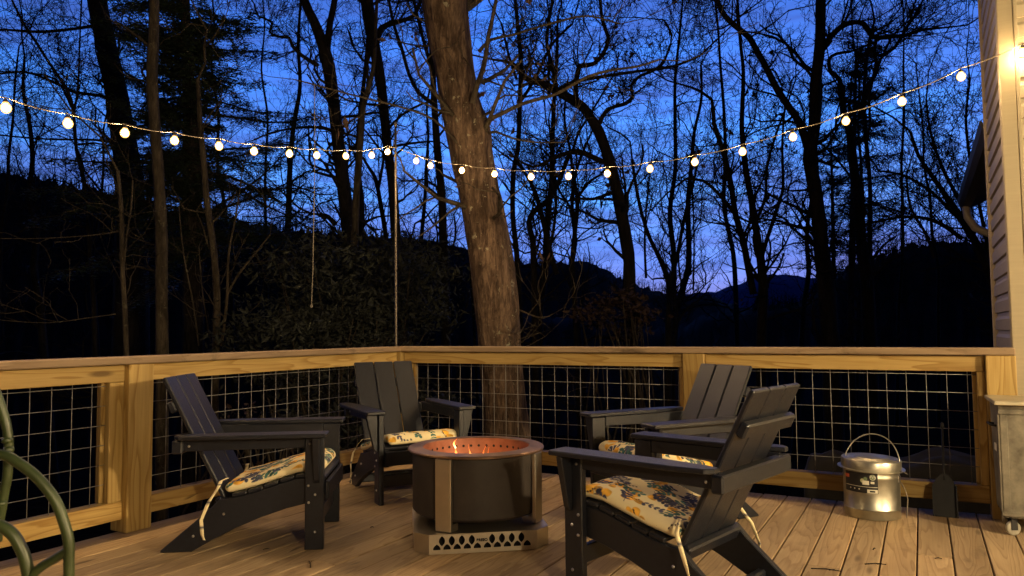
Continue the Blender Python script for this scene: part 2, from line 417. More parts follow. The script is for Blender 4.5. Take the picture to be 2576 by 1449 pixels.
def ridge_woods(name, label, pts, D, mat, hpx, dens, jit=1.0):
    """tiny bare trees bristling along a skyline"""
    mb = MB(); u = D/FD
    for i in range(len(pts)-1):
        (x0, y0), (x1, y1) = pts[i], pts[i+1]
        for k in range(dens):
            t = rng.random(); x = x0+(x1-x0)*t; y = y0+(y1-y0)*t; d = D*(1+rng.normal()*0.02)
            p = at(x, y+4+rng.random()*10, d); h_ = u*hpx*(0.35+rng.random()*0.8)+u*8
            q = p+Vector((rng.normal()*.12*h_, rng.normal()*.12*h_, h_))
            mb.tube([p, (p+q)/2, q], [u*.9, u*.6, u*.25], 3, False)
            for b in range(4):
                s_ = p.lerp(q, 0.35+0.6*rng.random()); e = s_+Vector((rng.normal()*.16, rng.normal()*.16, .12+.22*rng.random()))*h_
                mb.tube([s_, e], [u*.42, u*.16], 3, False)
    tag(mb.build(name, mat), label, 'distant woods', kind='stuff')
ridge_woods('distant_woods', 'bare treetops bristling along the high dark hillside at far left', [p for p in rL if -60 < p[0] < 1180], 60, M_woods, 26, 7)
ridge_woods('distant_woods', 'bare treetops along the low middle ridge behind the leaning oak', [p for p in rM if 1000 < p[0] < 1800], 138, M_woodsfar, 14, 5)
ridge_woods('distant_woods', 'bare treetops along the dark hillside beside the house', [p for p in rR if 1880 < p[0] < 2560], 73, M_woods, 24, 7)

# ================================================================ DECK
def deck():
    mb = MB(); pitch = 0.1425; x0 = 3.705-pitch*26 - 0.005
    joints = {}
    i = 0; x = x0
    while x < 8.0:
        xa, xb = x+0.0032, x+pitch-0.0032
        if xa < -0.03: xa = -0.03
        ys = [-8.0, 0.02]
        k = round((x-3.705)/pitch)
        j = {0: -0.972, -3: -1.36, -2: -3.4, 1: -3.1}.get(k, -1.0-((k*2.37) % 5.2))
        segs = [(-8.0, j-0.0015), (j+0.0015, 0.02)]
        for (a, b) in segs:
            if b-a > 0.05 and xb-xa > 0.02:
                dz = R_.uniform(-0.0012, 0.0012)
                mb.box((xa, a, -0.032+dz), (xb, b, dz), ch=0.003)
        x += pitch
    o = mb.build('deck', M_deck); tag(o, kind='structure')
    fb = MB()
    fb.box((-0.03, -8, -0.27), (0.008, 0.02, -0.034), ch=.002); fb.box((0.01, -0.02, -0.27), (8.0, 0.018, -0.034), ch=.002)
    for k in range(18): fb.box((0.01, -0.4-0.41*k, -0.22), (8.0, -0.362-0.41*k, -0.036))
    tag(fb.build('deck_framing', M_frame), kind='structure')
deck()
# small twigs and debris on the boards
def twigs():
    spots = [(3.5, -1.25, .09, .4), (3.52, -1.0, .03, 1.3), (3.77, -1.02, .03, .2), (3.3, -1.42, .12, .15), (.95, -2.3, .03, .8), (1.35, -2.4, .10, 2.4), (1.15, -1.75, .02, .5)]
    TW = ['short forked twig on the boards in front of the bucket, nearest the bottom edge', 'tiny twig crumb on the boards in front of the bucket', 'tiny twig crumb in front of the hearth shovel', 'longest forked twig on the boards at the bottom right',
          'tiny twig crumb beside the front leg of the left chair', 'curved twig on the boards left of the fire pit base', 'tiny twig crumb between the left chair and the fire pit']
    for i, (x, y, l, a) in enumerate(spots):
        mb = MB(); p = Vector((x, y, .004)); d = Vector((math.cos(a), math.sin(a), 0))
        mb.tube([p, p+d*l*.5+Vector((0, .004, .003)), p+d*l], [.0022, .0026, .0016], 5)
        if l > .05: mb.tube([p+d*l*.6, p+d*l*.75+Vector((.004, .014, .002))], [.0018, .001], 4)
        tag(mb.build('twig', M_bark), TW[i], 'twig', 'twigs on the deck')
twigs()

# ================================================================ RAILINGS
S4 = 0.1016
def wire_panel(axis, a0, a1, off, parent, first):
    """welded 4 inch mesh between a0 and a1 along the rail"""
    mb = MB(); zt, zb = 0.80, 0.155; r = 0.0021
    n = int((a1-a0)/S4)+3
    k0 = math.ceil((a0-first)/S4 - 1e-6)
    k = k0
    def P(a, z, o=0.0): return (a, off+o, z) if axis == 'x' else (off+o, a, z)
    while first+k*S4 < a1:
        a = first+k*S4
        mb.tube([P(a+R_.uniform(-.001, .001), zt), P(a, (zt+zb)/2, R_.uniform(-.001, .001)), P(a, zb)], r, 6); k += 1
    z = 0.7690
    while z > zb:
        mb.tube([P(a0, z, .0035), P((a0+a1)/2, z+R_.uniform(-.0015, .0015), .0035), P(a1, z, .0035)], r, 6); z -= S4
    mb.build('wire_panel', M_wire, parent)
def railing(axis, parent, spans, posts, lo, hi, capends, sgn):
    """sgn = +1 when the deck side is at +offset (left rail), -1 for the far rail"""
    def bx(a0, a1, o0, o1, z0, z1, ch=.003):
        mb = MB(); o0, o1 = sorted((o0*sgn, o1*sgn))
        mb.box((a0, o0, z0) if axis == 'x' else (o0, a0, z0), (a1, o1, z1) if axis == 'x' else (o1, a1, z1), ch=ch); return mb
    for (c0, c1) in capends: bx(c0, c1, -.062, .080, .881, .921, .005).build('cap_rail', M_cap, parent)
    for (p0, p1) in posts: bx(p0, p1, -.060, .0775, -0.30 if axis == 'x' and p0 > 4 else 0.001, .879, .004).build('post', M_pine, parent)
    for (a0, a1, j0, j1) in spans:
        bx(a0, a1, .003, .041, .789, .877).build('upper_rail', M_pine, parent)
        bx(a0, a1, -.040, -.003, .789, .877).build('back_rail', M_pine, parent)
        bx(a0, a1, .003, .041, .070, .165).build('bottom_rail', M_pine, parent)
        bx(a0, a1, -.040, -.003, .070, .165).build('back_rail', M_pine, parent)
        for (b0, b1) in ((a0, j0), (j1, a1)):
            if b1-b0 < .005: continue
            bx(b0, b1, .003, .039, .1665, .7875).build('jamb', M_pine, parent)
            bx(b0 if b0 == a0 else b0-.02, b1 if b1 == a1 else b1+.02, -.038, -.003, .1665, .7875).build('jamb', M_pine, parent)
lr = thing('deck_railing', 'left wooden deck railing with wire mesh behind the lone left chair', 'railing', group='deck railings')
railing('y', lr, [(-7.3, -2.417, -7.2, -2.497), (-2.268, -0.075, -2.245, -0.10)], [(-2.415, -2.270), (-4.9, -4.76), (-0.073, -0.012)], -8, 0, [(-8.0, -0.070)], +1)
wire_panel('y', -7.3, -2.42, 0.0, lr, -2.568-0.0)
wire_panel('y', -2.26, -0.08, 0.0, lr, -1.829)
rr = thing('deck_railing', 'far wooden deck railing with wire mesh between corner pole and house', 'railing', group='deck railings')
railing('x', rr, [(0.088, 2.374, 0.150, 2.346), (2.518, 4.053, 2.545, 4.013)], [(2.376, 2.516), (4.055, 4.195)], 0, 4, [(0.022, 4.194)], -1)
B0 = 0.190
wire_panel('x', 0.09, 2.37, 0.0, rr, B0)
wire_panel('x', 2.52, 4.05, 0.0, rr, B0+3.37447077-S4*8+0.0)
# corner post and light pole
cp_ = MB(); cp_.box((-.055, -.010, -.25), (.086, .055, .879), ch=.004)
cpo = cp_.build('post', M_pine, rr)
pole = thing('light_pole', 'thin leaning metal pole in the deck corner holding the string lights', 'pole', (0, 0, 0))
mb = MB(); pb = Vector((-.0, -.035, .60)); pt = at_x(995, 312, -0.02)
mb.tube([Vector((.008, -.04, .60)), Vector((.006, -.04, .93)), pt], [.011, .011, .009], 10); mb.build('rod', M_conn, pole)
mb = MB(); mb.lathe([(0.001, .02), (.012, .018), (.014, .0), (.012, -.02), (.001, -.02)], 10, pt); mb.build('finial', M_conn, pole)
mb = MB(); mb.box((.000, -.055, .876), (.019, -.012, .924), ch=.002); mb.build('bracket', M_iron, pole)

# ================================================================ STRING LIGHTS
def bulb_mesh():
    mb = MB(); r = .0240
    prof = [(0.0001, -r*1.06), (r*.45, -r*.95), (r*.8, -r*.62), (r, -r*.05), (r*.9, r*.48), (r*.62, r*.85), (r*.48, r*1.15)]
    mb.lathe(prof, 20); o = mb.build('bulb', M_globe)
    mb = MB(); q = .0165; mb.lathe([(.0001, -q), (q*.5, -q*.87), (q*.87, -q*.5), (q, 0), (q*.87, q*.5), (q*.5, q*.87), (.0001, q)], 12); mb.build('filament', M_bulb, o); return o
def socket_mesh():
    mb = MB(); mb.lathe([(.0001, .043), (.0085, .042), (.0105, .036), (.0105, .026), (.0125, .023), (.0125, .020), (.0001, .020)], 10)
    mb.tube([(0, 0, .040), (0, 0, .050)], .003, 6)
    return mb.build('socket', M_socket)
right = [(1047,405),(1083,417),(1162,429),(1244,438),(1336,445),(1430,444),(1528,437),(1635,425),(1748,408),(1868,382),(1995,345),(2128,305),(2269,256),(2418,193)]
left = [(975,382),(935,391),(870,393),(797,391),(728,387),(639,381),(551,368),(439,354),(314,335),(171,311),(15,272)]
pR = [at_y(x, y, 0.0) for x, y in right]; pL = [at_x(x, y, 0.0) for x, y in left]
pR.append(at_y(2571, 133, -.03)); pR += [Vector((4.74, -.07, 2.72)), Vector((5.05, -.10, 2.84))]
for k in range(1, 11): pL.append(Vector((0.0, pL[10].y-.305*k, pL[10].z+.004*k*k*.3)))
bulb0 = bulb_mesh(); sock0 = socket_mesh(); used = [False]
def string(lbl, P, ends, name='string_lights'):
    t = thing(name, lbl, 'string lights', group='string lights over the railings')
    cab = MB(); pts = [ends[0]]
    for p in P: pts.append(p+Vector((0, 0, .050)))
    pts.append(ends[1])
    # smooth sag between the sockets
    fine = []
    for i in range(len(pts)-1):
        for k in range(4):
            tt = k/4; q = pts[i].lerp(pts[i+1], tt); q.z -= .012*4*tt*(1-tt)*(pts[i+1]-pts[i]).length/.3; fine.append(q)
    fine.append(pts[-1])
    cab.tube(fine, .0030, 6); cab.build('cable', M_cable, t)
    for p in P:
        if not used[0]: s_, b_ = sock0, bulb0; used[0] = True
        else: s_, b_ = sock0.copy(), bulb0.copy(); C.objects.link(s_); C.objects.link(b_)
        if b_ is not bulb0:
            fl = bulb0.children[0].copy(); C.objects.link(fl); fl.parent = b_
        s_.parent = t; s_.location = p; b_.parent = t; b_.location = p
        s_.rotation_euler = b_.rotation_euler = (R_.uniform(-.12, .12), R_.uniform(-.12, .12), R_.uniform(0, 6))
    return t
attach = at_x(1001, 372, 0.0)
string('strand of lit round bulbs hung above the far railing from pole to house', pR, (attach, Vector((5.2, -.10, 2.96))))
string('strand of lit round bulbs hung above the left railing', pL, (attach, pL[-1]+Vector((0, -.3, .1))))
# plug joint on the right strand, next to the pole
mb = MB(); a_ = pR[0].lerp(pR[1], .35)+Vector((0, 0, .049)); b_ = pR[0].lerp(pR[1], .8)+Vector((0, 0, .047))
mb.tube([a_, b_], .009, 8); mb.build('plug', M_socket, bpy.data.objects['string_lights'])

# ================================================================ HOUSE
house = thing('house', 'beige vinyl sided house with corner trim at the right edge of the deck', 'house', (4.2, 0, 0))
def W(p): return Vector(p)-Vector((4.2, 0, 0))
def lap(mb, face, a0, a1, z0, pitch=.1143, n=30, x=0.0, d=.016):
    """Dutch-lap siding courses; each is a real wedge"""
    for k in range(n):
        z = z0+k*pitch
        prof = [(0, z), (d, z+.004), (d, z+pitch*.62), (d*.25, z+pitch*.80), (d*.10, z+pitch-.001), (0, z+pitch-.001)]
        if face == 'A':   # wall looking -x, runs along y
            v = [(x-q, a0, zz) for q, zz in prof]+[(x-q, a1, zz) for q, zz in prof]
        else:             # wall looking -y, runs along x
            v = [(a0, x-q, zz) for q, zz in prof]+[(a1, x-q, zz) for q, zz in prof]
        m = len(prof); f = [(i, (i+1) % m, m+(i+1) % m, m+i) for i in range(m)]+[tuple(range(m)), tuple(range(m, 2*m))[::-1]]
        mb.add([W(p) for p in v], f)
mb = MB(); lap(mb, 'A', 0.118, 1.255, -.36, n=52, x=4.222); mb.build('siding', M_siding, house)
mb = MB(); lap(mb, 'B', 4.285, 9.0, 0.02, n=50, x=.052); mb.build('siding', M_sidingB, house)
mb = MB(); mb.box(W((4.224, .054, -.5)), W((9.0, 1.25, 5.8))); mb.build('wall', M_siding, house)
mb = MB()
mb.box(W((4.190, .026, -.3)), W((4.266, .052, 5.7)), ch=.004)     # broad face towards the deck
mb.box(W((4.190, .0525, -.3)), W((4.2215, .116, 5.7)), ch=.004)
mb.box(W((4.2665, .020, -.3)), W((4.284, .050, 5.7)), ch=.003)    # J-channel
mb.build('corner_trim', M_trim, house)
mb = MB(); mb.box(W((4.192, 1.256, -.4)), W((4.222, 1.285, 5.7)), ch=.003); mb.build('end_trim', M_spout, house)
# lower eave beyond the wall, with gutter and downspout elbow
gx0, gy0, gz0 = 4.215, 1.5, 2.45
eave = MB()
prof = [(0, 0), (.015, -.05), (.05, -.10), (.13, -.11), (.13, .0), (.115, .0), (.115, -.095), (.055, -.085), (.03, -.04), (.015, 0)]
for y0_, y1_ in ((1.3, 5.1),):
    v = [W((4.17+q, y0_, 2.50+z)) for q, z in prof]+[W((4.17+q, y1_, 2.50+z)) for q, z in prof]; m = len(prof)
    eave.add(v, [(i, (i+1) % m, m+(i+1) % m, m+i) for i in range(m)]+[tuple(range(m)), tuple(range(m, 2*m))[::-1]])
eave.build('gutter', M_gutter, house)
mb = MB(); mb.prism([(4.305-4.2, 2.40), (4.305-4.2, 2.50), (5.6-4.2, 3.10), (5.6-4.2, 3.0)], 1.29, 5.1); mb.build('lower_roof', M_gutter, house)
mb = MB(); mb.box(W((4.62, 1.29, -.6)), W((9.0, 5.0, 2.52))); mb.build('wall', M_siding, house)
mb = MB(); mb.tube([W((4.25, 4.95, 2.40)), W((4.26, 4.95, 2.28)), W((4.33, 4.96, 2.15)), W((4.46, 4.98, 2.08)), W((4.62, 4.99, 2.04))], .042, 12); mb.build('downspout', M_spout, house)

# wall lamps on the house side, out of frame to the right and behind the camera
def lantern(loc, lbl, out, mt):
    t = thing('wall_lamp', lbl, 'lamp', loc)
    mb = MB(); mb.lathe([(.0001, .10), (.045, .09), (.06, .07), (.06, -.07), (.045, -.09), (.0001, -.10)], 16); mb.build('globe', mt, t)
    mb = MB(); mb.lathe([(.0001, .16), (.05, .14), (.075, .104), (.0001, .103)], 16); mb.tube([(0, 0, .12), -out*.1+Vector((0, 0, .14)), -out*.16], .01, 8); mb.build('bracket', M_iron, t)
LAMPS = [((7.0, -2.2, 1.72), 'round white glass lamp on the house wall beside the deck', M_bulb2), ((7.0, -6.4, 2.1), 'smaller round glass lamp on the house wall behind the viewer', M_bulb3)]
for p, l, m_ in LAMPS: lantern(p, l, Vector((-1, 0, 0)), m_)
mb = MB(); lap(mb, 'A', -8.2, -.02, 0.02, n=24, x=7.18); mb.build('siding', M_sidingB, house)
mb = MB(); mb.box(W((7.182, -8.2, -.5)), W((7.5, -.02, 2.8))); mb.build('wall', M_siding, house)

# ================================================================ CHAIRS
def seat_z(u): # top of the seat slats along the chair
    pts = [(.02, .335), (-.06, .358), (-.14, .352), (-.24, .322), (-.34, .290), (-.44, .268), (-.54, .258)]
    for (a, za), (b, zb) in zip(pts, pts[1:]):
        if b <= u <= a: return za+(zb-za)*(a-u)/(a-b)
    return pts[0][1] if u > 0 else pts[-1][1]
BA = math.atan2(.30, .60)   # back rake
def backM(): # local frame of the back: x across (v), y thickness, z up the slats
    up = Vector((-math.sin(BA), 0, math.cos(BA))); th = Vector((-math.cos(BA), 0, -math.sin(BA)))
    m = Matrix((Vector((0, 1, 0)), th, up)).transposed().to_4x4(); m.translation = Vector((-.470, 0, .235)); return m
def make_chair():
    t = thing('adirondack_chair', 'x', 'chair', group='dark plastic lumber chairs round the fire pit')
    bolts = []
    for s in (-1, 1):
        mb = MB(); y0, y1 = sorted((s*.247, s*.280)); mb.box((-.089, y0, 0), (0, y1, .538), ch=.004); mb.build('front_leg', M_hdpe, t)
        # tapered bracket on the outside of the leg
        mb = MB(); m = Matrix(((0, -1, 0, 0), (s, 0, 0, 0), (0, 0, 1, 0), (0, 0, 0, 1)))
        mb.prism([(.2812, .538), (.352, .538), (.340, .48), (.305, .335), (.292, .318), (.2812, .318)], .016, .044, m, ch=.003); mb.build('arm_bracket', M_hdpe, t)
        # sloping side rail that is seat support and back leg in one
        mb = MB(); y0, y1 = sorted((s*.213, s*.2455))
        prof = [(-.004, .222), (-.004, .338)]+[(u, seat_z(u)-.020) for u in (-.06, -.14, -.24, -.34, -.44, -.50)]
        prof += [(-.555, .188), (-.66, .100), (-.765, .012), (-.768, .003), (-.755, 0), (-.625, 0), (-.53, .052), (-.42, .106), (-.30, .154), (-.18, .192), (-.09, .212)]
        mb.prism(prof, y0, y1, ch=.004); mb.build('side_rail', M_hdpe, t)
        # arm: straight outer edge, inner edge sweeping out towards the back
        mb = MB(); out = [(.020, .245), (.020, .352), (.014, .360), (-.55, .360), (-.655, .345), (-.685, .320), (-.685, .285), (-.62, .262), (-.45, .243), (-.25, .240), (.012, .240)]
        m = Matrix(((1, 0, 0, 0), (0, 0, s, 0), (0, 1, 0, 0), (0, 0, 0, 1)))
        mb.prism([(a, b) for a, b in out], .541, .561, m, ch=.004); mb.build('armrest', M_hdpe, t)
        mb = MB(); y0, y1 = sorted((s*.247, s*.278)); mb.prism([(-.0895, .540), (-.0895, .485), (-.655, .480), (-.680, .540)], y0, y1, ch=.003); mb.build('arm_rail', M_hdpe, t)
        for (u, z) in ((-.065, .505), (-.072, .305), (-.040, .262), (-.070, .225), (-.040, .085)): bolts.append(((u, s*.282, z), s))
        bolts.append(((-.63, s*.280, .505), s)); bolts.append(((-.475, s*.2475, .175), s)); bolts.append(((-.615, s*.2475, .075), s))
    for i, u in enumerate((-.03, -.105, -.180, -.255, -.330, -.405)):
        z = seat_z(u); dz = (seat_z(u+.03)-seat_z(u-.03))/.06; a = math.atan(dz)
        m = Matrix.Translation((u, 0, z-.009)) @ Matrix.Rotation(-a, 4, 'Y'); mb = MB(); mb.box((-.0345, -.246, -.009), (.0345, .246, .009), m, ch=.004); mb.build('seat_slat', M_hdpe, t)
    mb = MB(); mb.box((.001, -.246, .232), (.021, .246, .318), ch=.004); mb.build('front_apron', M_hdpe, t)
    mb = MB(); mb.box((-.060, -.2455, .098), (-.030, .2455, .170), ch=.004); mb.build('stretcher', M_hdpe, t)
    B = backM(); LB = .665
    for k in (-1, 0, 1):
        mb = MB(); w = .1365; mb.box((k*.1435-w/2, 0, -.035), (k*.1435+w/2, .021, LB), B, ch=.005); mb.build('back_slat', M_hdpe, t)
    for (z0, z1, hw, d) in ((.492, .550, .214, .034), (-.028, .028, .2125, .032)):
        mb = MB(); mb.box((-hw, .0215, z0), (hw, .0215+d, z1), B, ch=.007); mb.build('back_brace', M_hdpe, t)
    mb = MB(); mb.box((-.625, -.2125, .028), (-.590, .2125, .085), ch=.006); mb.build('heel_brace', M_hdpe, t)
    # brace joining the two arms behind the back
    mb = MB(); mb.box((-.705, -.300, .470), (-.655, .300, .535), ch=.007); mb.build('arm_brace', M_hdpe, t)
    b0 = None
    for (p, s) in bolts:
        if b0 is None:
            mb = MB(); mb.lathe([(.0001, .0045), (.0045, .004), (.0065, .001), (.0065, -.001)], 10); b0 = mb.build('bolt', M_bolt); o = b0
        else: o = b0.copy(); C.objects.link(o)
        o.parent = t; o.location = p; o.rotation_euler = (-s*math.pi/2, 0, 0)
    return t
POSE = [((1.047, -1.928), 33.876, 'dark plastic lumber chair by the left rail, turned side on'),
        ((1.025, -1.098), -33.32, 'dark plastic lumber chair in the deck corner, facing the viewer'),
        ((2.289, -1.068), 234.92, 'dark plastic lumber chair by the far rail, partly hidden behind the nearest chair'),
        ((2.524, -1.853), 166.87, 'nearest dark plastic lumber chair, seen from behind at lower right')]
chair0 = make_chair(); chairs = []
for i, (p, a, lb) in enumerate(POSE):
    if i == 0: c = chair0; c.location = (*p, 0); c.rotation_euler = (0, 0, math.radians(a)); c['label'] = lb
    else: c = dup(chair0, (*p, 0), math.radians(a), lb)
    chairs.append(c)

# ---------------------------------------------------------------- cushions (floral print painted per vertex: it is the print of the cloth)
m, nt, b = newmat('cushion_cloth_mat'); a = nn(nt, 'ShaderNodeAttribute', attribute_name='Col'); tcn = nn(nt, 'ShaderNodeTexCoord')
L(nt, a.outputs['Color'], b.inputs['Base Color']); b.inputs['Roughness'].default_value = .85; b.inputs['Specular IOR Level'].default_value = .2
bump(nt, b, noise(nt, tcn.outputs['Object'], 500, 2, .5), .25, .0006); M_cush = m
CREAM = np.array([.86, .74, .44]); GREEN = np.array([.045, .125, .115]); NAVY = np.array([.055, .06, .11]); GOLD = np.array([.86, .46, .06]); DARK = np.array([.05, .03, .03])
def paint(S, T, seed):
    """S, T: cloth coordinates in metres; returns the printed colour"""
    r = random.Random(seed); col = np.tile(CREAM, (S.size, 1)); s = S.ravel(); t = T.ravel()
    def ell(cx, cy, a, b, ang, c, edge=None, power=1.0):
        k = (abs(s-cx) < max(a, b)*1.1) & (abs(t-cy) < max(a, b)*1.1); idx = np.nonzero(k)[0]
        if not len(idx): return
        dx = s[idx]-cx; dy = t[idx]-cy; ca, sa = math.cos(ang), math.sin(ang)
        u = (dx*ca+dy*sa)/a; v = (-dx*sa+dy*ca)/b
        q = (abs(v)/np.maximum(1e-3, 1-abs(u)**1.7)) if power == 2 else np.sqrt(u*u+v*v)
        w_ = np.clip((1.0-q)*6, 0, 1)*(abs(u) < 1)
        sh = 1+0.35*np.sin(u*2.2+cx*90)*np.where(q < .8, 1, 0)
        col[idx] = col[idx]*(1-w_[:, None])+(c*sh[:, None])*w_[:, None]
    def line(pts, wd, c):
        for (x0, y0), (x1, y1) in zip(pts, pts[1:]):
            k = (s > min(x0, x1)-wd*2) & (s < max(x0, x1)+wd*2) & (t > min(y0, y1)-wd*2) & (t < max(y0, y1)+wd*2); idx = np.nonzero(k)[0]
            if not len(idx): continue
            dx, dy = x1-x0, y1-y0; h_ = np.clip(((s[idx]-x0)*dx+(t[idx]-y0)*dy)/(dx*dx+dy*dy+1e-9), 0, 1)
            d = np.hypot(s[idx]-x0-h_*dx, t[idx]-y0-h_*dy); w_ = np.clip((wd-d)/wd*2.5, 0, 1)[:, None]; col[idx] = col[idx]*(1-w_)+c*w_
    for _ in range(30):
        cx, cy = r.uniform(-.3, .3), r.uniform(-.3, .3)
        for k in range(3): ell(cx+r.uniform(-.03, .03), cy+r.uniform(-.025, .025), r.uniform(.018, .034), r.uniform(.013, .022), r.uniform(0, 3), GOLD*r.uniform(.8, 1.1))
    for _ in range(44):
        cx, cy, a_ = r.uniform(-.3, .3), r.uniform(-.3, .3), r.uniform(0, 6.28); c = GREEN if r.random() < .6 else NAVY
        p = [(cx, cy)]; n = r.randint(4, 5)
        for k in range(n):
            a_ += r.uniform(-.35, .35); p.append((p[-1][0]+.022*math.cos(a_), p[-1][1]+.022*math.sin(a_)))
        line(p, .0018, c*.8)
        big = r.uniform(.9, 1.35)
        for k, q in enumerate(p[1:]):
            for sd in (-1, 1):
                aa = a_+sd*r.uniform(.7, 1.2); l = r.uniform(.010, .0155)*big
                ell(q[0]+l*math.cos(aa), q[1]+l*math.sin(aa), l, l*r.uniform(.5, .75), aa, c*r.uniform(.8, 1.35), power=1)
    for _ in range(14):
        cx, cy, a_ = r.uniform(-.3, .3), r.uniform(-.3, .3), r.uniform(0, 6.28); p = [(cx, cy)]
        for k in range(5):
            a_ += r.uniform(-.3, .3); p.append((p[-1][0]+.012*math.cos(a_), p[-1][1]+.012*math.sin(a_)))
            ell(p[-1][0]+r.uniform(-.007, .007), p[-1][1]+r.uniform(-.007, .007), .0055, .004, r.uniform(0, 3), DARK)
        line(p, .0012, DARK)
    return col
def cushion(ch, i, lb, Lu=.470, Lv=.445, th=.052, du=-.012, pose=None):
    if i == 1: Lv = .485
    t = thing('seat_cushion', lb, 'cushion', ch.location, ch.rotation_euler.z, 'floral seat cushions'); n = 230
    rr_ = th/2; au = Lu/2-rr_; av = Lv/2-rr_; arc = rr_*math.pi/2
    A = np.linspace(-1, 1, n); eu = A*(au+arc); ev = A*(av+arc)
    def fold(e, h):
        x = np.clip(e, -h, h); q = np.clip((abs(e)-h)/arc, 0, 1)*math.pi/2
        return x, np.sign(e)*np.sin(q)
    xu, su = fold(eu, au); xv, sv = fold(ev, av)
    XU, XV = np.meshgrid(xu, xv, indexing='ij'); SU, SV = np.meshgrid(su, sv, indexing='ij'); EU, EV = np.meshgrid(eu, ev, indexing='ij')
    m2 = np.sqrt(SU**2+SV**2); k = np.where(m2 > 1, 1/np.maximum(m2, 1e-9), 1); SU2, SV2 = SU*k, SV*k; m2 = np.minimum(m2, 1)
    X = XU+rr_*SU2; Y = XV+rr_*SV2; drop = rr_*(1-np.sqrt(np.maximum(0, 1-m2**2)))
    rs = np.random.default_rng(50+i); puff = .005*(1-(XU/au)**2)*(1-(XV/av)**2)
    wr = .0016*np.sin(X*61+rs.random()*6+Y*14)*np.sin(Y*47+rs.random()*6)+.0025*np.sin(X*23+Y*19+i)
    uc = du-Lu/2
    U_ = uc+X
    sz = np.vectorize(seat_z)(U_)
    top = sz+th-drop+puff+wr*(1-m2); bot = sz+drop+.002
    if i == 1: # corner-deck cushion sits crooked, tipped over the front edge
        tw = .10; U2 = uc+(X*math.cos(tw)-Y*math.sin(tw)); Y2 = X*math.sin(tw)+Y*math.cos(tw)
    else: U2, Y2 = U_, Y
    col = paint(EU, EV, 3+i)
    v = np.concatenate([np.stack([U2, Y2, top], -1).reshape(-1, 3), np.stack([U2, Y2, bot], -1).reshape(-1, 3)])
    I = np.arange(n*n).reshape(n, n); q = np.stack([I[:-1, :-1], I[1:, :-1], I[1:, 1:], I[:-1, 1:]], -1).reshape(-1, 4)
    f = np.concatenate([q, q[:, ::-1]+n*n]); cc = np.concatenate([col, np.tile(CREAM, (n*n, 1))]); cc = np.concatenate([cc, np.ones((2*n*n, 1))], 1)
    npmesh('pad', v, f, M_cush, t, True, cc)
    # cloth ties hanging from the rear corners
    for s in (-1, 1):
        base = Vector((uc-Lu/2+.01, s*.185, .335)); knot = Vector((-.500, s*.262, .300))
        path = [base, Vector((-.492, s*.235, .330)), knot, Vector((-.535, s*.285, .24)), Vector((-.565, s*.292, .16)), Vector((-.560, s*.290, .09)), Vector((-.550, s*.292, .035+.03*((i+1) % 2)))]
        vs = []; cs = []; fine = []
        for a_, b_ in zip(path, path[1:]):
            for k_ in range(6): fine.append(a_.lerp(b_, k_/6))
        fine.append(path[-1])
        for j, p in enumerate(fine):
            tw_ = .7*math.sin(j*.33+i); wv = Vector((math.cos(tw_), math.sin(tw_)*.8, 0))*.0085
            nr = Vector((-wv.y, wv.x, 0)).normalized()*.0012
            vs += [p-wv-nr, p+wv-nr, p+wv+nr, p-wv+nr]; c_ = CREAM if (j*7+i) % 9 else NAVY; cs += [(*c_, 1)]*4
        fs = []
        for j in range(len(fine)-1):
            for k_ in range(4): fs.append((j*4+k_, j*4+(k_+1) % 4, j*4+4+(k_+1) % 4, j*4+4+k_))
        npmesh('tie', [tuple(x) for x in vs], fs, M_cush, t, True, cs)
    return t
CL = ['cream cushion with leaf print on the chair by the left rail', 'cream cushion with leaf print on the corner chair, sitting crooked', 'cream cushion with leaf print on the far rail chair, mostly hidden by arms', 'cream cushion with leaf print on the nearest chair, its whole top in view']
for i, ch in enumerate(chairs): cushion(ch, i, CL[i])

# ================================================================ FIRE PIT
FPC = Vector((1.715, -1.590, 0)); FPA = math.radians(37.4)
fp = thing('fire_pit', 'round smokeless fire pit with dark barrel on a steel base', 'fire pit', FPC, FPA)
Rb = .326
mb = MB(); mb.lathe([(Rb-.004, .430), (Rb, .428), (Rb, .150), (Rb-.012, .136), (Rb-.05, .132), (.0001, .132)], 72); mb.build('barrel', M_barrel, fp, sharp=40)
mb = MB(); ri = .272; mb.lathe([(ri, .449), (ri+.004, .453), (.346, .449), (.350, .444), (.349, .437), (.343, .434), (ri+.01, .431)], 84); mb.build('rim', M_steelhot, fp, sharp=12)
mb = MB(); mb.lathe([(ri, .449), (ri-.001, .15), (.0001, .145)], 72); mb.build('firebox', M_inner, fp, sharp=50)
mb = MB()
for k in range(40):
    q = 2*math.pi*k/40; c = Vector((math.cos(q), math.sin(q), 0)); tq = Vector((-math.sin(q), math.cos(q), 0)); ctr = c*(ri-.0028)+Vector((0, 0, .408))
    vs = [ctr+(tq*math.cos(j*math.pi/5)+Vector((0, 0, 1))*math.sin(j*math.pi/5))*.0072 for j in range(10)]
    mb.add(vs, [tuple(range(10))])
mb.build('air_holes', M_black, fp)
# stainless legs: folded straps on the barrel, standing on the base
for q, w_ in ((-123, .084), (-33, .084), (57, .084), (147, .084)):
    q = math.radians(q); mb = MB(); Mq = Matrix.Rotation(q, 4, 'Z')
    mb.box((Rb+.0015, -w_/2, .094), (Rb+.022, w_/2, .432), Mq, ch=.002)
    mb.box((Rb-.055, -w_/2+.003, .090), (Rb+.001, -w_/2+.006, .125), Mq); mb.box((Rb-.055, w_/2-.006, .090), (Rb+.001, w_/2-.003, .125), Mq)
    mb.build('leg', M_steel, fp)
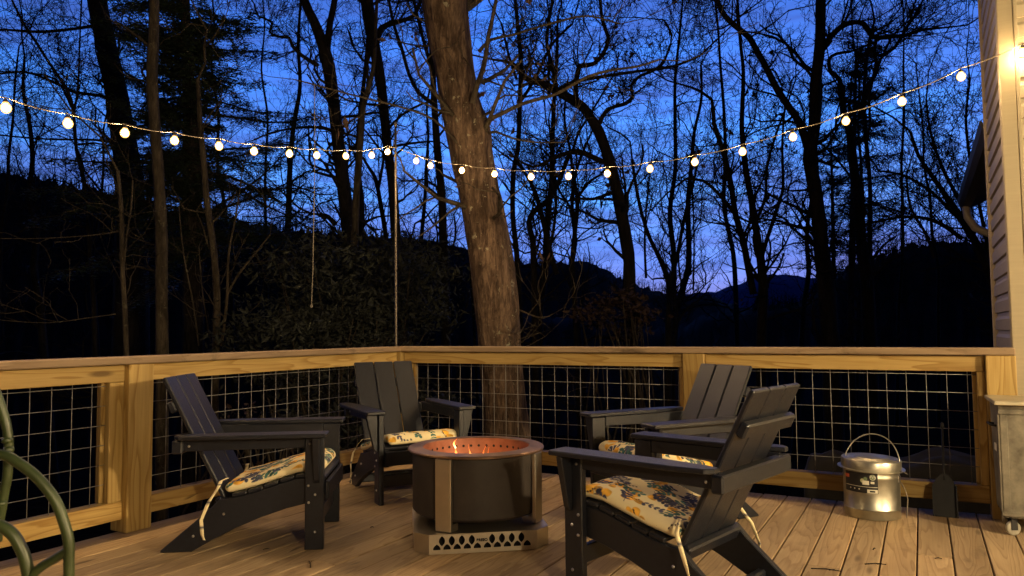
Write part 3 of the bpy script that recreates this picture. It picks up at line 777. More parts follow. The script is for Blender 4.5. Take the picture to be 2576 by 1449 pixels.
# base tray: chamfered square; front panel with leaf-shaped cut-outs (built with real holes)
hs, chm, BH = .323, .067, .090
octo = [(-hs+chm, -hs), (hs-chm, -hs), (hs, -hs+chm), (hs, hs-chm), (hs-chm, hs), (-hs+chm, hs), (-hs, hs-chm), (-hs, -hs+chm)]
def leafshape(cx, cy, w_, h_, half=False):
    pts = []
    for k in range(9):
        t_ = k/8; pts.append((cx+w_*math.sin(math.pi*t_)**.8, cy-h_+2*h_*t_))
    for k in range(1, 8):
        t_ = 1-k/8; pts.append((cx-w_*math.sin(math.pi*t_)**.8, cy-h_+2*h_*t_))
    if half:
        pts = [(x, max(y, cy-h_*.18)) for x, y in pts]
        out = []
        for p in pts:
            if not out or (abs(p[0]-out[-1][0])+abs(p[1]-out[-1][1])) > 1e-5: out.append(p)
        pts = out
    return pts
def plate(wd, ht, holes, th=.002):
    cu = bpy.data.curves.new('c', 'CURVE'); cu.dimensions = '2D'; cu.fill_mode = 'BOTH'; cu.extrude = th/2
    for P in [[(-wd/2, 0), (wd/2, 0), (wd/2, ht), (-wd/2, ht)]]+holes:
        sp = cu.splines.new('POLY'); sp.points.add(len(P)-1); sp.use_cyclic_u = True
        for q, (x, y) in zip(sp.points, P): q.co = (x, y, 0, 1)
    o = bpy.data.objects.new('c', cu); C.objects.link(o); dg = bpy.context.evaluated_depsgraph_get()
    me = bpy.data.meshes.new_from_object(o.evaluated_get(dg)); bpy.data.objects.remove(o); return me
holes = []
for x in (-.196, -.150, -.103, -.056, .040, .087, .134, .180): holes.append(leafshape(x, .060, .0145, .0235))
for k in range(10): holes.append(leafshape(-.220+k*.0475, .024, .0175, .022, True))
me = plate(2*(hs-chm), BH-.002, holes); me.name = 'front_panel'; me.materials.clear(); me.materials.append(M_steel)
fpanel = bpy.data.objects.new('front_panel', me); C.objects.link(fpanel); fpanel.parent = fp
fpanel.location = (0, -hs-.001, .001); fpanel.rotation_euler = (math.pi/2, 0, 0)
mb = MB()
for i in range(8):
    a_, b_ = Vector(octo[i]), Vector(octo[(i+1) % 8])
    if i == 0: continue
    d = (b_-a_).normalized(); n_ = Vector((d.y, -d.x)); p = [a_, b_, b_-n_*.002, a_-n_*.002]
    mb.add([(q.x, q.y, z) for z in (.001, BH-.002) for q in p], [(0, 1, 5, 4), (1, 2, 6, 5), (2, 3, 7, 6), (3, 0, 4, 7), (4, 5, 6, 7)])
mb.build('base_sides', M_steel, fp)
mb = MB(); mb.add([(x*1.002, y*1.002, z) for z in (BH-.0015, BH+.001) for x, y in octo], [tuple(range(8))[::-1], tuple(range(8, 16))]+[(i, (i+1) % 8, 8+(i+1) % 8, 8+i) for i in range(8)])
mb.build('base_top', M_steel, fp)
mb = MB(); mb.box((-hs+chm+.01, -hs+.05, .004), (hs-chm-.01, -hs+.055, BH-.006)); mb.build('base_inside', M_black, fp)
def text_mesh(s, size, mat, name, parent, loc, rot, bold=0.0, ext=.0006, sx=1.0):
    cu = bpy.data.curves.new('t', 'FONT'); cu.body = s; cu.size = size; cu.align_x = 'CENTER'; cu.align_y = 'CENTER'; cu.extrude = ext; cu.offset = bold
    o = bpy.data.objects.new('t', cu); C.objects.link(o); dg = bpy.context.evaluated_depsgraph_get(); me = bpy.data.meshes.new_from_object(o.evaluated_get(dg)); bpy.data.objects.remove(o)
    me.name = name; me.materials.clear(); me.materials.append(mat); r = bpy.data.objects.new(name, me); C.objects.link(r); r.parent = parent; r.location = loc; r.rotation_euler = rot; r.scale = (sx, 1, 1); return r
text_mesh('BREEO', .0175, M_black, 'logo', fp, (-.008, -hs-.0032, .058), (math.pi/2, 0, 0), .0009)
# fire
fire = thing('campfire', 'small orange flames over burning logs inside the fire pit', 'fire', FPC, FPA)
m = bpy.data.materials.new('flame_mat'); m.use_nodes = True; nt = m.node_tree; nt.nodes.clear()
a = nn(nt, 'ShaderNodeAttribute', attribute_name='Col'); sepc = nn(nt, 'ShaderNodeSeparateColor'); L(nt, a.outputs['Color'], sepc.inputs[0])
lw = nn(nt, 'ShaderNodeLayerWeight', i={'Blend': .35}); tcn = nn(nt, 'ShaderNodeTexCoord')
fn = noise(nt, mapping(nt, tcn.outputs['Object'], (30, 30, 9)), 1.0, 4, .6, .8)
ec = ramp(nt, math_(nt, 'ADD', sepc.outputs[0], math_(nt, 'MULTIPLY', math_(nt, 'SUBTRACT', fn, .5), .5)), [(0.0, (1.0, .62, .28)), (.45, (1.0, .42, .10)), (1.0, (1.0, .16, .02))])
es = math_(nt, 'MULTIPLY', math_(nt, 'SUBTRACT', 1.25, sepc.outputs[0]), 9.0)
e = nn(nt, 'ShaderNodeEmission'); L(nt, ec, e.inputs[0]); L(nt, es, e.inputs[1]); tr = nn(nt, 'ShaderNodeBsdfTransparent'); mx = nn(nt, 'ShaderNodeMixShader')
fa = math_(nt, 'MULTIPLY', math_(nt, 'MULTIPLY', lw.outputs['Facing'], 1.0), ramp(nt, fn, [(.35, (.15, .15, .15)), (.6, (1, 1, 1))]))
L(nt, math_(nt, 'MINIMUM', math_(nt, 'ADD', fa, .30), 1.0), mx.inputs[0]); L(nt, tr.outputs[0], mx.inputs[1]); L(nt, e.outputs[0], mx.inputs[2]); o = nn(nt, 'ShaderNodeOutputMaterial'); L(nt, mx.outputs[0], o.inputs[0]); M_flame = m
def flame(x, y, z, h_, r_, lean, seed):
    r = random.Random(seed); n, k = 14, 16; vs = []; cs = []; fs = []; ph = r.uniform(0, 6)
    for i in range(k+1):
        t_ = i/k; rad = r_*(math.sin(math.pi*min(1, t_*1.05+.12))**.8)*(1-t_)**.55+.0006
        cx = x+lean[0]*t_**1.5+.016*math.sin(t_*5+ph)*t_; cy = y+lean[1]*t_**1.5+.014*math.cos(t_*4+ph)*t_
        for j in range(n):
            q = 2*math.pi*j/n; w_ = 1+.25*math.sin(3*q+ph+t_*5)
            vs.append((cx+rad*w_*math.cos(q), cy+rad*.6*w_*math.sin(q), z+h_*t_)); cs.append((t_, 0, 0, 1))
    for i in range(k):
        for j in range(n): fs.append((i*n+j, i*n+(j+1) % n, (i+1)*n+(j+1) % n, (i+1)*n+j))
    npmesh('flame', vs, fs, M_flame, fire, True, cs)
for a_ in [(-.080, .06, .24, .225, .028, (-.012, 0), 1), (-.030, .08, .24, .205, .030, (.012, .01), 2), (.045, .08, .24, .195, .032, (.015, 0), 3), (.085, .05, .24, .19, .020, (-.012, 0), 4),
           (-.10, .06, .24, .15, .02, (-.005, 0), 5), (.03, -.05, .24, .14, .03, (.02, 0), 6), (-.02, .09, .24, .15, .02, (-.02, 0), 7), (.16, .02, .24, .14, .018, (.01, 0), 8)]: flame(*a_)
# detached spark tongue above the rim
flame(-.105, .02, .435, .05, .004, (-.006, 0), 12)
for k, (x0, y0, x1, y1, z) in enumerate([(-.18, -.1, .18, .06, .19), (-.15, .13, .16, -.13, .215), (-.2, .02, .2, .02, .17)]):
    mb = MB(); mb.tube([(x0, y0, z), ((x0+x1)/2, (y0+y1)/2, z+.006), (x1, y1, z)], [.036, .040, .034], 12); mb.build('log', M_log, fire)
M_ember = emit('ember_mat', (1.0, .16, .03), 9.0); mb = MB()
for k in range(40):
    q = R_.uniform(0, 6.28); rr_ = R_.uniform(0, .2); mb.lathe([(.0001, .012), (.012, .004), (.012, -.004), (.0001, -.01)], 6, (rr_*math.cos(q), rr_*math.sin(q), .165))
mb.build('embers', M_ember, fire)

# ================================================================ ASH BUCKET
bc = Vector((3.480, -.270, 0))
bk = thing('metal_bucket', 'shiny galvanised bucket with lid and raised wire handle on the deck', 'bucket', bc)
Rk = .143
mb = MB(); mb.lathe([(.0001, .002), (Rk-.002, .002), (Rk, .006), (Rk, .048), (Rk+.003, .052), (Rk, .056), (Rk, .215), (Rk+.003, .222), (Rk, .229), (Rk+.001, .262)], 64); mb.build('body', M_galv, bk, sharp=50)
tl = Matrix.Translation((0, 0, .262)) @ Matrix.Rotation(math.radians(2.2), 4, Vector((.4, 1, 0)).normalized())
mb = MB(); mb.lathe([(.172, .002), (.172, -.001), (.150, .000), (.153, .004), (.153, .047), (.150, .052), (.135, .050), (.130, .055), (.118, .053), (.110, .058), (.095, .056), (.086, .062), (.070, .060), (.060, .064), (.0001, .066)], 64, M=tl)
mb.lathe([(.172, .002), (.154, .004)], 64, M=tl); mb.build('lid', M_galv, bk, sharp=35)
mb = MB(); a_ = math.radians(-16.5); e_ = Vector((math.cos(a_), math.sin(a_), 0)); pts = []
for k in range(25):
    q = math.pi*k/24; pts.append(-e_*.150*math.cos(q)+Vector((0, -.0, .255+.185*math.sin(q)**.9))+Vector((.02*math.sin(q), .05*math.sin(q), 0)))
mb.tube(pts, .0032, 8); mb.build('handle', M_galv, bk)
for s in (-1, 1):
    mb = MB(); mb.box((Rk+.001, -.014, .198), (Rk+.005, .014, .232), Matrix.Rotation(a_ + (0 if s > 0 else math.pi), 4, 'Z'), ch=.001); mb.build('ear', M_bolt, bk)
mb = MB(); mb.tube([e_*.152+Vector((0, -.01, .205)), e_*.175+Vector((0, -.03, .17)), e_*.186+Vector((0, -.03, .12)), e_*.180+Vector((0, -.03, .06)), e_*.178+Vector((0, -.03, .02))], [.0025, .002, .003, .004, .002], 6)
mb.tube([e_*.150+Vector((0, -.02, .262)), e_*.185+Vector((0, -.05, .262))], .0012, 5); mb.tube([e_*.150+Vector((0, -.02, .262)), e_*.190+Vector((0, -.04, .255))], .0012, 5); mb.build('string', M_rope, bk)
# printed sticker wrapped round the body
lab = {'sticker': (.012, .012, .014), 'or': (.55, .10, .04), 'wh': (.62, .60, .50), 'gn': (.12, .17, .09), 'lt': (.42, .42, .24)}
LM = {k: simple('print_%s_mat' % k, c, .45, nscale=20, namp=.1) for k, c in lab.items()}
def patch(name, a0, a1, z0, z1, mat, dr, shape=None, n=10):
    mb = MB(); rr_ = Rk+dr
    if shape == 'disc':
        ac, zc, ra = (a0+a1)/2, (z0+z1)/2, (z1-z0)/2
        vs = [(rr_*math.cos(ac+ra*math.cos(j*math.pi/10)/rr_), rr_*math.sin(ac+ra*math.cos(j*math.pi/10)/rr_), zc+ra*math.sin(j*math.pi/10)) for j in range(20)]
        mb.add(vs, [tuple(range(20))])
    else:
        vs = [(rr_*math.cos(a0+(a1-a0)*j/n), rr_*math.sin(a0+(a1-a0)*j/n), z) for z in (z0, z1) for j in range(n+1)]
        mb.add(vs, [(j, j+1, n+2+j, n+1+j) for j in range(n)])
    return mb.build(name, mat, None)
D_ = math.radians
stk = patch('sticker', D_(-147), D_(-74), .145, .252, LM['sticker'], .0035, n=24); stk.parent = bk
def pp(name, *a, **k): o = patch(name, *a, **k); o.parent = stk; return o
pp('print', D_(-146), D_(-134), .218, .236, LM['or'], .0045)
pp('print', D_(-146), D_(-75), .1775, .180, LM['wh'], .0045, n=24)
for q in (-131, -121, -111): pp('print', D_(q-2), D_(q+2), .160, .168, LM['wh'], .0045, shape='disc')
pp('print', D_(-112), D_(-96), .2, .222, LM['lt'], .0045, shape='disc'); pp('print', D_(-104), D_(-92), .212, .232, LM['gn'], .0047, shape='disc'); pp('print', D_(-104), D_(-91), .190, .212, LM['wh'], .0050)
pp('print', D_(-90), D_(-78), .216, .246, LM['wh'], .0045, shape='disc'); pp('print', D_(-89), D_(-79), .218, .244, LM['gn'], .0049, shape='disc')
pp('print', D_(-88), D_(-81), .197, .209, LM['wh'], .0045); pp('print', D_(-95), D_(-75), .147, .166, LM['wh'], .0049); pp('print', D_(-90), D_(-80), .152, .161, LM['sticker'], .0055)
def on_cyl(ang, z, rr_): return (rr_*math.cos(ang), rr_*math.sin(ang), z), (math.pi/2, 0, ang+math.pi/2)
l_, r_ = on_cyl(D_(-84), .232, Rk+.0060); o = text_mesh('\u221e', .028, LM['wh'], 'symbol', stk, l_, r_, .0005, .0003)

# fireplace shovel leaning on the rail
sh = thing('hearth_shovel', 'black iron hearth shovel leaning on the far railing', 'shovel', (3.835, -.15, 0))
mb = MB(); prof = [(-.050, .0), (.050, .0), (.058, .03), (.058, .165), (.040, .205), (.015, .235), (-.015, .235), (-.040, .205), (-.058, .165), (-.058, .03)]
tiltM = Matrix.Rotation(math.radians(-21), 4, 'X')
mb.prism(prof, -.003, .003, tiltM, ch=.001); mb.box((-.060, -.022, .0), (-.054, .002, .17), tiltM); mb.box((.054, -.022, .0), (.060, .002, .17), tiltM); mb.build('blade', M_iron, sh)
mb = MB(); mb.tube([tiltM @ Vector((0, 0, .2)), tiltM @ Vector((0, .002, .235)), Vector((.002, .103, .48))], [.007, .006, .006], 8); mb.lathe([(.0001, .02), (.010, .012), (.010, -.012), (.0001, -.02)], 10, (.002, .105, .485)); mb.build('handle', M_iron, sh)

# ================================================================ WHEELED ZINC BIN
bn = thing('wheeled_bin', 'old grey zinc bin with pale flat lid on caster wheels at the right edge', 'bin', (4.09, -.44, 0))
bM = Matrix.Rotation(math.radians(2.5), 4, 'Z')
mb = MB(); mb.add([bM @ Vector(p) for p in [(0, 0, .090), (.55, 0, .090), (.55, .33, .090), (0, .33, .090), (-.012, -.008, .645), (.56, -.008, .645), (.56, .335, .645), (-.012, .335, .645)]], [(3, 2, 1, 0), (0, 1, 5, 4), (1, 2, 6, 5), (2, 3, 7, 6), (3, 0, 4, 7), (4, 5, 6, 7)])
for z in (.10, .60): mb.box((-.016, -.014, z), (.56, -.009, z+.022), bM, ch=.002)
mb.box((-.010, -.013, .12), (.022, -.006, .60), bM, ch=.002); mb.box((-.020, -.010, .12), (-.009, .020, .60), bM, ch=.002)
mb.build('body', M_galvold, bn)
mb = MB(); mb.box((-.034, -.050, .648), (.60, .345, .668), bM, ch=.003); mb.build('lid', M_lidold, bn)
mb = MB(); mb.tube([bM @ Vector(p) for p in [(-.012, .10, .53), (-.038, .11, .535), (-.040, .20, .535), (-.012, .21, .53)]], .006, 8); mb.build('handle', M_iron, bn)
mb = MB(); mb.box((-.016, .10, .40), (-.0125, .18, .435), bM); mb.build('paper_label', LM['wh'], bn)
for (x, y, rz) in ((.03, .03, .5), (.03, .27, 1.2), (.50, .03, .2), (.50, .27, .9)):
    mb = MB(); m = bM @ Matrix.Translation((x, y, .036)) @ Matrix.Rotation(rz, 4, 'Z') @ Matrix.Rotation(math.pi/2, 4, 'X')
    mb.lathe([(.0001, -.010), (.030, -.010), (.036, -.006), (.036, .006), (.030, .010), (.0001, .010)], 20, M=m); wh = mb.build('caster', M_caster, bn)
    mb = MB(); m = bM @ Matrix.Translation((x, y, .036)) @ Matrix.Rotation(rz, 4, 'Z')
    mb.box((-.016, .0105, -.008), (.016, .014, .054), m); mb.box((-.016, -.014, -.008), (.016, -.0105, .054), m); mb.box((-.03, -.024, .0541), (.03, .024, .0585), m); f_ = mb.build('fork', M_iron, wh)

# ================================================================ GREEN SCROLLED METAL AT LEFT EDGE
gw = thing('green_metalwork', 'dark green painted curved metalwork close to the viewer at the left edge', 'metalwork')
GD = 1.28
def gpt(x, y, D=GD): return at(x/2.841, 939.2+y/2.841, D)   # survey coordinates of a close-up
def smooth_path(P, n=8):
    out = []
    for i in range(len(P)-1):
        p0, p1, p2, p3 = P[max(i-1, 0)], P[i], P[i+1], P[min(i+2, len(P)-1)]
        for k in range(n):
            t_ = k/n; out.append(0.5*((2*p1)+(p2-p0)*t_+(2*p0-5*p1+4*p2-p3)*t_**2+(3*p1-p0-3*p2+p3)*t_**3))
    out.append(P[-1]); return out
mb = MB(); mb.tube(smooth_path([gpt(*p) for p in [(-420, 760), (-200, 610), (0, 580), (130, 640), (270, 750), (390, 900), (455, 1060), (490, 1200), (492, 1330), (490, 1480), (460, 1640)]]), .0088, 12); mb.build('outer_hoop', M_green, gw)
mb = MB(); mb.tube(smooth_path([gpt(*p) for p in [(-120, 1075), (0, 1090), (90, 1150), (150, 1250), (185, 1350), (205, 1480), (200, 1640)]]), .0100, 12); mb.build('inner_hoop', M_green, gw)
mb = MB(); mb.tube(smooth_path([gpt(*p, GD+.05) for p in [(-60, 60), (-5, 200), (40, 350), (60, 480), (58, 620), (52, 740), (30, 850), (12, 960), (-5, 1060), (-20, 1200)]]), .0078, 12); mb.build('curved_bar', M_green, gw)
mb = MB(); mb.tube(smooth_path([gpt(*p) for p in [(170, 1520), (230, 1440), (300, 1380), (400, 1320), (488, 1262)]]), .0080, 12); mb.build('spoke', M_green, gw)
for a_ in [(50, 480), (62, 545), (10, 930)]:
    mb = MB(); mb.lathe([(.0001, .006), (.008, .004), (.009, 0), (.008, -.004), (.0001, -.006)], 10, gpt(*a_, GD+.045)); mb.build('weld', M_green, gw)

# ================================================================ ROCKS BEYOND THE RAIL
def rock(x, y, z, sx, sy, sz, seed, lb):
    r = np.random.default_rng(seed); n, m_ = 22, 14; vs = []
    ph = r.random(6)*6
    for i in range(m_+1):
        th_ = math.pi*i/m_
        for j in range(n):
            q = 2*math.pi*j/n; d = Vector((math.sin(th_)*math.cos(q), math.sin(th_)*math.sin(q), math.cos(th_)))
            d = Vector([math.copysign(abs(c)**.55, c) for c in d])
            k = 1+.07*math.sin(3*d.x*2+ph[0])+.06*math.sin(4*d.y+ph[1])+.05*math.sin(7*d.z+5*d.x+ph[2])
            vs.append((x+d.x*sx*k, y+d.y*sy*k, z+d.z*sz*k))
    fs = [(i*n+j, i*n+(j+1) % n, (i+1)*n+(j+1) % n, (i+1)*n+j) for i in range(m_) for j in range(n)]
    tag(npmesh('boulder', vs, fs, M_rock, smooth=True), lb, 'boulder', 'boulders beyond the far railing')
rock(3.95, 2.1, -.36, .50, .30, .36, 1, 'wide dark boulder beyond the railing behind the shovel')
rock(3.05, 2.1, -.40, .22, .25, .36, 2, 'narrow dark boulder beyond the railing left of the bucket')
# leaf litter
def leafcloud(P, size, asp=0.45, flat=0.3, seed=0, droop=0.0):
    r = np.random.default_rng(seed); P = np.asarray(P); n = len(P)
    nrm = r.normal(size=(n, 3)); nrm[:, 2] = abs(nrm[:, 2])+flat*4; nrm /= np.linalg.norm(nrm, axis=1)[:, None]
    t = r.normal(size=(n, 3)); t[:, 2] -= droop; t -= (t*nrm).sum(1)[:, None]*nrm; t /= np.linalg.norm(t, axis=1)[:, None]; b_ = np.cross(nrm, t)
    s = (size*(.6+.8*r.random(n)))[:, None]
    a0 = P-t*s; a1 = P+b_*s*asp-nrm*s*.12; a2 = P+t*s; a3 = P-b_*s*asp-nrm*s*.12
    v = np.stack([a0, a1, a2, a3], 1).reshape(-1, 3); f = np.arange(4*n).reshape(n, 4); return v, f
xy = np.column_stack([rng.uniform(-.6, 5, 5200), rng.uniform(.05, 4, 5200)])
P = [(x, y, ground_z(x, y)+.012+.02*rng.random()) for x, y in xy]
v, f = leafcloud(P, .045, .6, 1.2, 5); tag(npmesh('leaf_litter', v, f, leafmat('litter_mat', (.02, .014, .009), (.05, .035, .02), .9)), 'dead leaves covering the ground beyond the railing', 'leaves', kind='stuff')

# ================================================================ TREES
class TB:
    """fast tube collector for trunks and branches (numpy)"""
    def __init__(s): s.V = []; s.F = []; s.n = 0
    def tube(s, P, r, k):
        P = np.asarray(P, float); m = len(P); r = np.broadcast_to(np.asarray(r, float), (m,))
        T = np.empty_like(P); T[1:-1] = P[2:]-P[:-2]; T[0] = P[1]-P[0]; T[-1] = P[-1]-P[-2]
        T /= np.linalg.norm(T, axis=1)[:, None]+1e-12
        ref = np.array([0, 0, 1.0]) if abs(T[:, 2]).mean() < .8 else np.array([1.0, 0, 0])
        A = np.cross(T, ref); A /= np.linalg.norm(A, axis=1)[:, None]+1e-12; B_ = np.cross(A, T)
        q = np.arange(k)*2*math.pi/k
        V = P[:, None]+r[:, None, None]*(A[:, None]*np.cos(q)[None, :, None]+B_[:, None]*np.sin(q)[None, :, None])
        if k >= 40:   # furrowed bark: long ridges that wander up the stem
            ln = np.concatenate([[0], np.cumsum(np.linalg.norm(np.diff(P, axis=0), axis=1))]); rs = np.random.default_rng(5); dsp = np.zeros((m, k))
            for j in range(46):
                fr = rs.integers(3, 30); ph = rs.random()*6.28; dsp += np.sin(fr*q[None]+ph+rs.normal()*2.2*np.sin(ln*rs.uniform(1, 7)+rs.random()*6)[:, None])*.9/fr**.75*np.sin(ln*rs.uniform(2, 16)+rs.random()*6)[:, None]
            V = V+(V-P[:, None])*(dsp*.03)[..., None]
        s.V.append(V.reshape(-1, 3)); I = s.n+np.arange(m*k).reshape(m, k); J = np.roll(I, -1, axis=1)
        s.F.append(np.stack([I[:-1], J[:-1], J[1:], I[1:]], -1).reshape(-1, 4)); s.n += m*k
    def build(s, name, mat, parent): return npmesh(name, np.concatenate(s.V), np.concatenate(s.F), mat, parent, True)
def unit(v): return v/(np.linalg.norm(v)+1e-12)
def grow(tb, p, d, length, rad, lvl, r, ends=None, up=.12, wig=.34, minr=.0035, dens=1.0):
    n = 4 if lvl <= 1 else 3
    if length > 1.2: n = 6
    seg = length/n; P = [p]; dirs = [d]
    for i in range(n):
        d = unit(d+r.normal(size=3)*wig+np.array([0, 0, up])); p = p+d*seg; P.append(p); dirs.append(d)
    R = np.maximum(minr*.6, rad*np.linspace(1, .42, n+1)); tb.tube(P, R, 5 if rad > .03 else (4 if rad > .012 else 3))
    if ends is not None and lvl == 0: ends.append(P[-1])
    if lvl <= 0: return
    kids = int(round((2.6+2.2*r.random())*dens)) if lvl > 1 else int(round(2.2+1.8*r.random()))
    for k in range(kids):
        t = .18+.82*(k+r.random())/kids; i = min(n-1, int(t*n)); q = P[i]+(P[i+1]-P[i])*(t*n-i)
        a = unit(np.cross(dirs[i+1], r.normal(size=3))); ang = .55+.5*r.random(); nd = unit(dirs[i+1]*math.cos(ang)+a*math.sin(ang))
        grow(tb, q, nd, length*(.42+.3*r.random())*(1.1-.4*t), max(minr, R[i]*.55), lvl-1, r, ends, up, wig*1.08, minr, dens)
def limb_pts(pts, D, r=None, dz=0.0, step=22):
    """survey polyline (x, y, width) -> 3-D points and radii at distance D"""
    P = []; Rr = []; n = len(pts)
    for i in range(n-1):
        p0, p1, p2, p3 = (np.array(pts[max(0, i-1)]), np.array(pts[i]), np.array(pts[i+1]), np.array(pts[min(n-1, i+2)]))
        m_ = max(2, int(np.linalg.norm(p2[:2]-p1[:2])/step))
        for k in range(m_):
            t = k/m_; q = .5*((2*p1)+(p2-p0)*t+(2*p0-5*p1+4*p2-p3)*t*t+(3*p1-p0-3*p2+p3)*t**3)
            dd = D+dz*((i+t)/(n-1)); P.append(np.array(at(q[0], q[1], dd))); Rr.append(max(.002, q[2]/2*dd/FD))
    q = pts[-1]; P.append(np.array(at(q[0], q[1], D+dz))); Rr.append(max(.002, q[2]/2*(D+dz)/FD)); return P, Rr
def tree(name, label, D, trunk, limbs=(), mat=None, bmat=None, seed=1, twigs=1.0, group=None, lvl=2, sides=14, start=0.15, tl=1.5, up=.12, roots=True, leafp=0, minr=.004, free=(), wig=.34, knobs=0):
    """trunk: survey polyline from the foot up; limbs: list of polylines; finer branches grow from them"""
    mat = mat or M_bark; bmat = bmat or mat; r = np.random.default_rng(seed)
    P, Rr = limb_pts(trunk, D, step=6 if sides >= 40 else 22)
    f0 = P[0]; gz = ground_z(f0[0], f0[1])
    dirn = unit(P[0]-P[1]); dirn = unit(dirn+np.array([0, 0, -1.2]))
    ext = []; q = P[0].copy(); rq = Rr[0]
    while q[2] > gz-.15 and len(ext) < 60:
        q = q+dirn*.3; rq *= 1.012+(.05 if q[2] < gz+.6 else 0); ext.append((q.copy(), rq))
    P = [e[0] for e in ext[::-1]]+P; Rr = [e[1] for e in ext[::-1]]+Rr
    if knobs: Rr = [a*(1+knobs*math.sin(i*1.7+seed)*.5+knobs*.3*r.normal()) for i, a in enumerate(Rr)]
    base = Vector(P[0]); root = thing(name, label, 'tree', (0, 0, 0), 0, group)
    tb = TB(); tb.tube(P, Rr, sides); tb.build('trunk', mat, root)
    cb = TB(); ends = []
    def sprout(P, Rr, n, l0, lv, s0):
        for k in range(n):
            t = s0+(1-s0)*r.random(); i = min(len(P)-2, int(t*(len(P)-1))); d = unit(P[i+1]-P[i]); a = unit(np.cross(d, r.normal(size=3))); ang = .7+.6*r.random()
            nd = unit(d*math.cos(ang)+a*math.sin(ang)+np.array([0, 0, .15])); rad = min(max(minr*1.4, Rr[i]*.35), .03)
            grow(cb, P[i], nd, l0*(.5+.8*r.random()), rad, lv, r, ends, up, wig, minr)
    for lm in limbs:
        LP, LR = limb_pts(lm[0], D+(lm[1] if len(lm) > 1 else 0), r, lm[2] if len(lm) > 2 else 0); cb.tube(LP, LR, 8)
        sprout(LP, LR, int(len(LP)*1.1*twigs)+2, tl*.8, lvl, .1)
        grow(cb, LP[-1], unit(LP[-1]-LP[-2]), tl, max(minr, LR[-1]*.8), lvl, r, ends, up, wig, minr)
    vis = int(len(P)*.55*twigs*(.27 if sides >= 40 else 1))+2
    sprout(P, Rr, vis, tl, lvl, start)
    grow(cb, P[-1], unit(P[-1]-P[-2]), tl*1.6, Rr[-1]*.8, lvl+1, r, ends, up, wig, minr)
    cb.build('branches', bmat, root)
    if leafp and ends:
        E = np.array(ends); E = E[r.random(len(E)) < leafp]
        if len(E): 
            E = np.repeat(E, 3, 0)+r.normal(size=(len(E)*3, 3))*.04; v, f = leafcloud(E, .045, .5, .0, seed, 1.0); npmesh('dead_leaves', v, f, M_dead, root)
    return root
G1 = None
# 1 the lit leaning oak just beyond the far rail
tree('oak_tree', 'thick leaning oak with lit brown bark just beyond the far railing', 7.3,
     [(1277, 1110, 118), (1268, 1000, 108), (1257, 870, 107), (1250, 773, 111), (1242, 699, 112), (1225, 588, 109), (1209, 500, 103), (1191, 417, 106), (1178, 333, 111), (1155, 250, 100), (1143, 167, 98), (1128, 83, 107), (1119, 0, 113), (1112, -120, 108), (1100, -300, 95)],
     [([(1165, 20, 30), (1188, 8, 24), (1215, -12, 20), (1260, -40, 14)], 0, .3),
      ([(1188, 260, 16), (1200, 215, 14), (1213, 180, 13), (1222, 140, 12), (1228, 95, 11), (1238, 50, 10), (1248, 0, 9)], -.25, -.2),
      ([(1218, 333, 18), (1232, 302, 13), (1258, 288, 11), (1312, 262, 10), (1368, 246, 9), (1395, 238, 8), (1430, 220, 8), (1478, 193, 8), (1540, 176, 7), (1600, 168, 6), (1660, 150, 5)], -.1, -.8),
      ([(1232, 335, 8), (1250, 332, 6), (1290, 348, 5), (1350, 358, 4), (1420, 358, 3)], -.1, -.4),
      ([(1205, 130, 10), (1235, 100, 8), (1290, 88, 7), (1340, 72, 6), (1420, 50, 6), (1480, 40, 5), (1560, 60, 4)], 0, -.4),
      ([(1285, 770, 5), (1330, 790, 4), (1365, 800, 4), (1390, 790, 3)], 0, -.3), ([(1280, 860, 4), (1320, 875, 3), (1350, 885, 2)], 0, -.2),
      ([(1150, 360, 6), (1090, 300, 6), (1010, 270, 5), (940, 252, 5), (860, 232, 4), (791, 213, 4), (740, 200, 3)], -.2, -.35)],
     M_oak, M_barkl, 21, .30, None, 1, 120, .35, .9, .10, leafp=.10, knobs=0, minr=.003)
# 2-6 big trunks to the left
tree('bare_tree', 'massive dark trunk, largest of the trees at far left', 13, [(330, 760, 84), (330, 600, 76), (325, 458, 66), (315, 375, 60), (296, 250, 54), (279, 167, 50), (262, 90, 48), (244, 0, 46), (230, -120, 44)],
     [([(300, 260, 12), (250, 240, 9), (190, 232, 8), (120, 200, 7), (60, 180, 6), (0, 185, 5), (-60, 170, 4)], 0, -1), ([(255, 62, 9), (190, 72, 8), (100, 80, 8), (0, 75, 6), (-80, 85, 5)], 0, -1), ([(285, 360, 8), (240, 352, 6), (120, 350, 5), (0, 340, 4)], 0, -.6)],
     seed=3, twigs=.55, lvl=3, tl=1.5)
tree('bare_tree', 'straight pale lichen trunk left of the hemlock, lit by the bulbs', 8.6, [(408, 900, 31), (407, 800, 30), (406, 700, 30), (406, 600, 30), (402, 500, 28), (396, 400, 27), (388, 300, 27), (382, 200, 28), (386, 100, 26), (388, 0, 24), (386, -120, 22)],
     [([(406, 622, 5), (340, 600, 3), (290, 580, 2)], 0, .3), ([(400, 472, 5), (350, 455, 3), (300, 430, 2)], 0, .3)], M_barkl, M_barkl, 4, .14, None, 1, 16, .2, .8, knobs=.06)
tree('bare_tree', 'slim bare trunk with sharp bends at far left over the hillside', 12, [(236, 760, 13), (224, 600, 11), (212, 458, 10), (198, 400, 9), (192, 375, 8), (183, 270, 8), (172, 235, 8), (158, 208, 8), (125, 160, 7), (92, 108, 7), (60, 60, 6), (30, 0, 5)],
     [([(185, 290, 6), (196, 220, 5), (200, 120, 4), (205, 0, 4)], 0, .3), ([(180, 270, 6), (140, 200, 5), (60, 182, 4), (0, 180, 3)], 0, .5), ([(190, 365, 6), (240, 360, 5), (285, 370, 4)], 0, .5)], seed=5, twigs=1.0, lvl=3, tl=1.3)
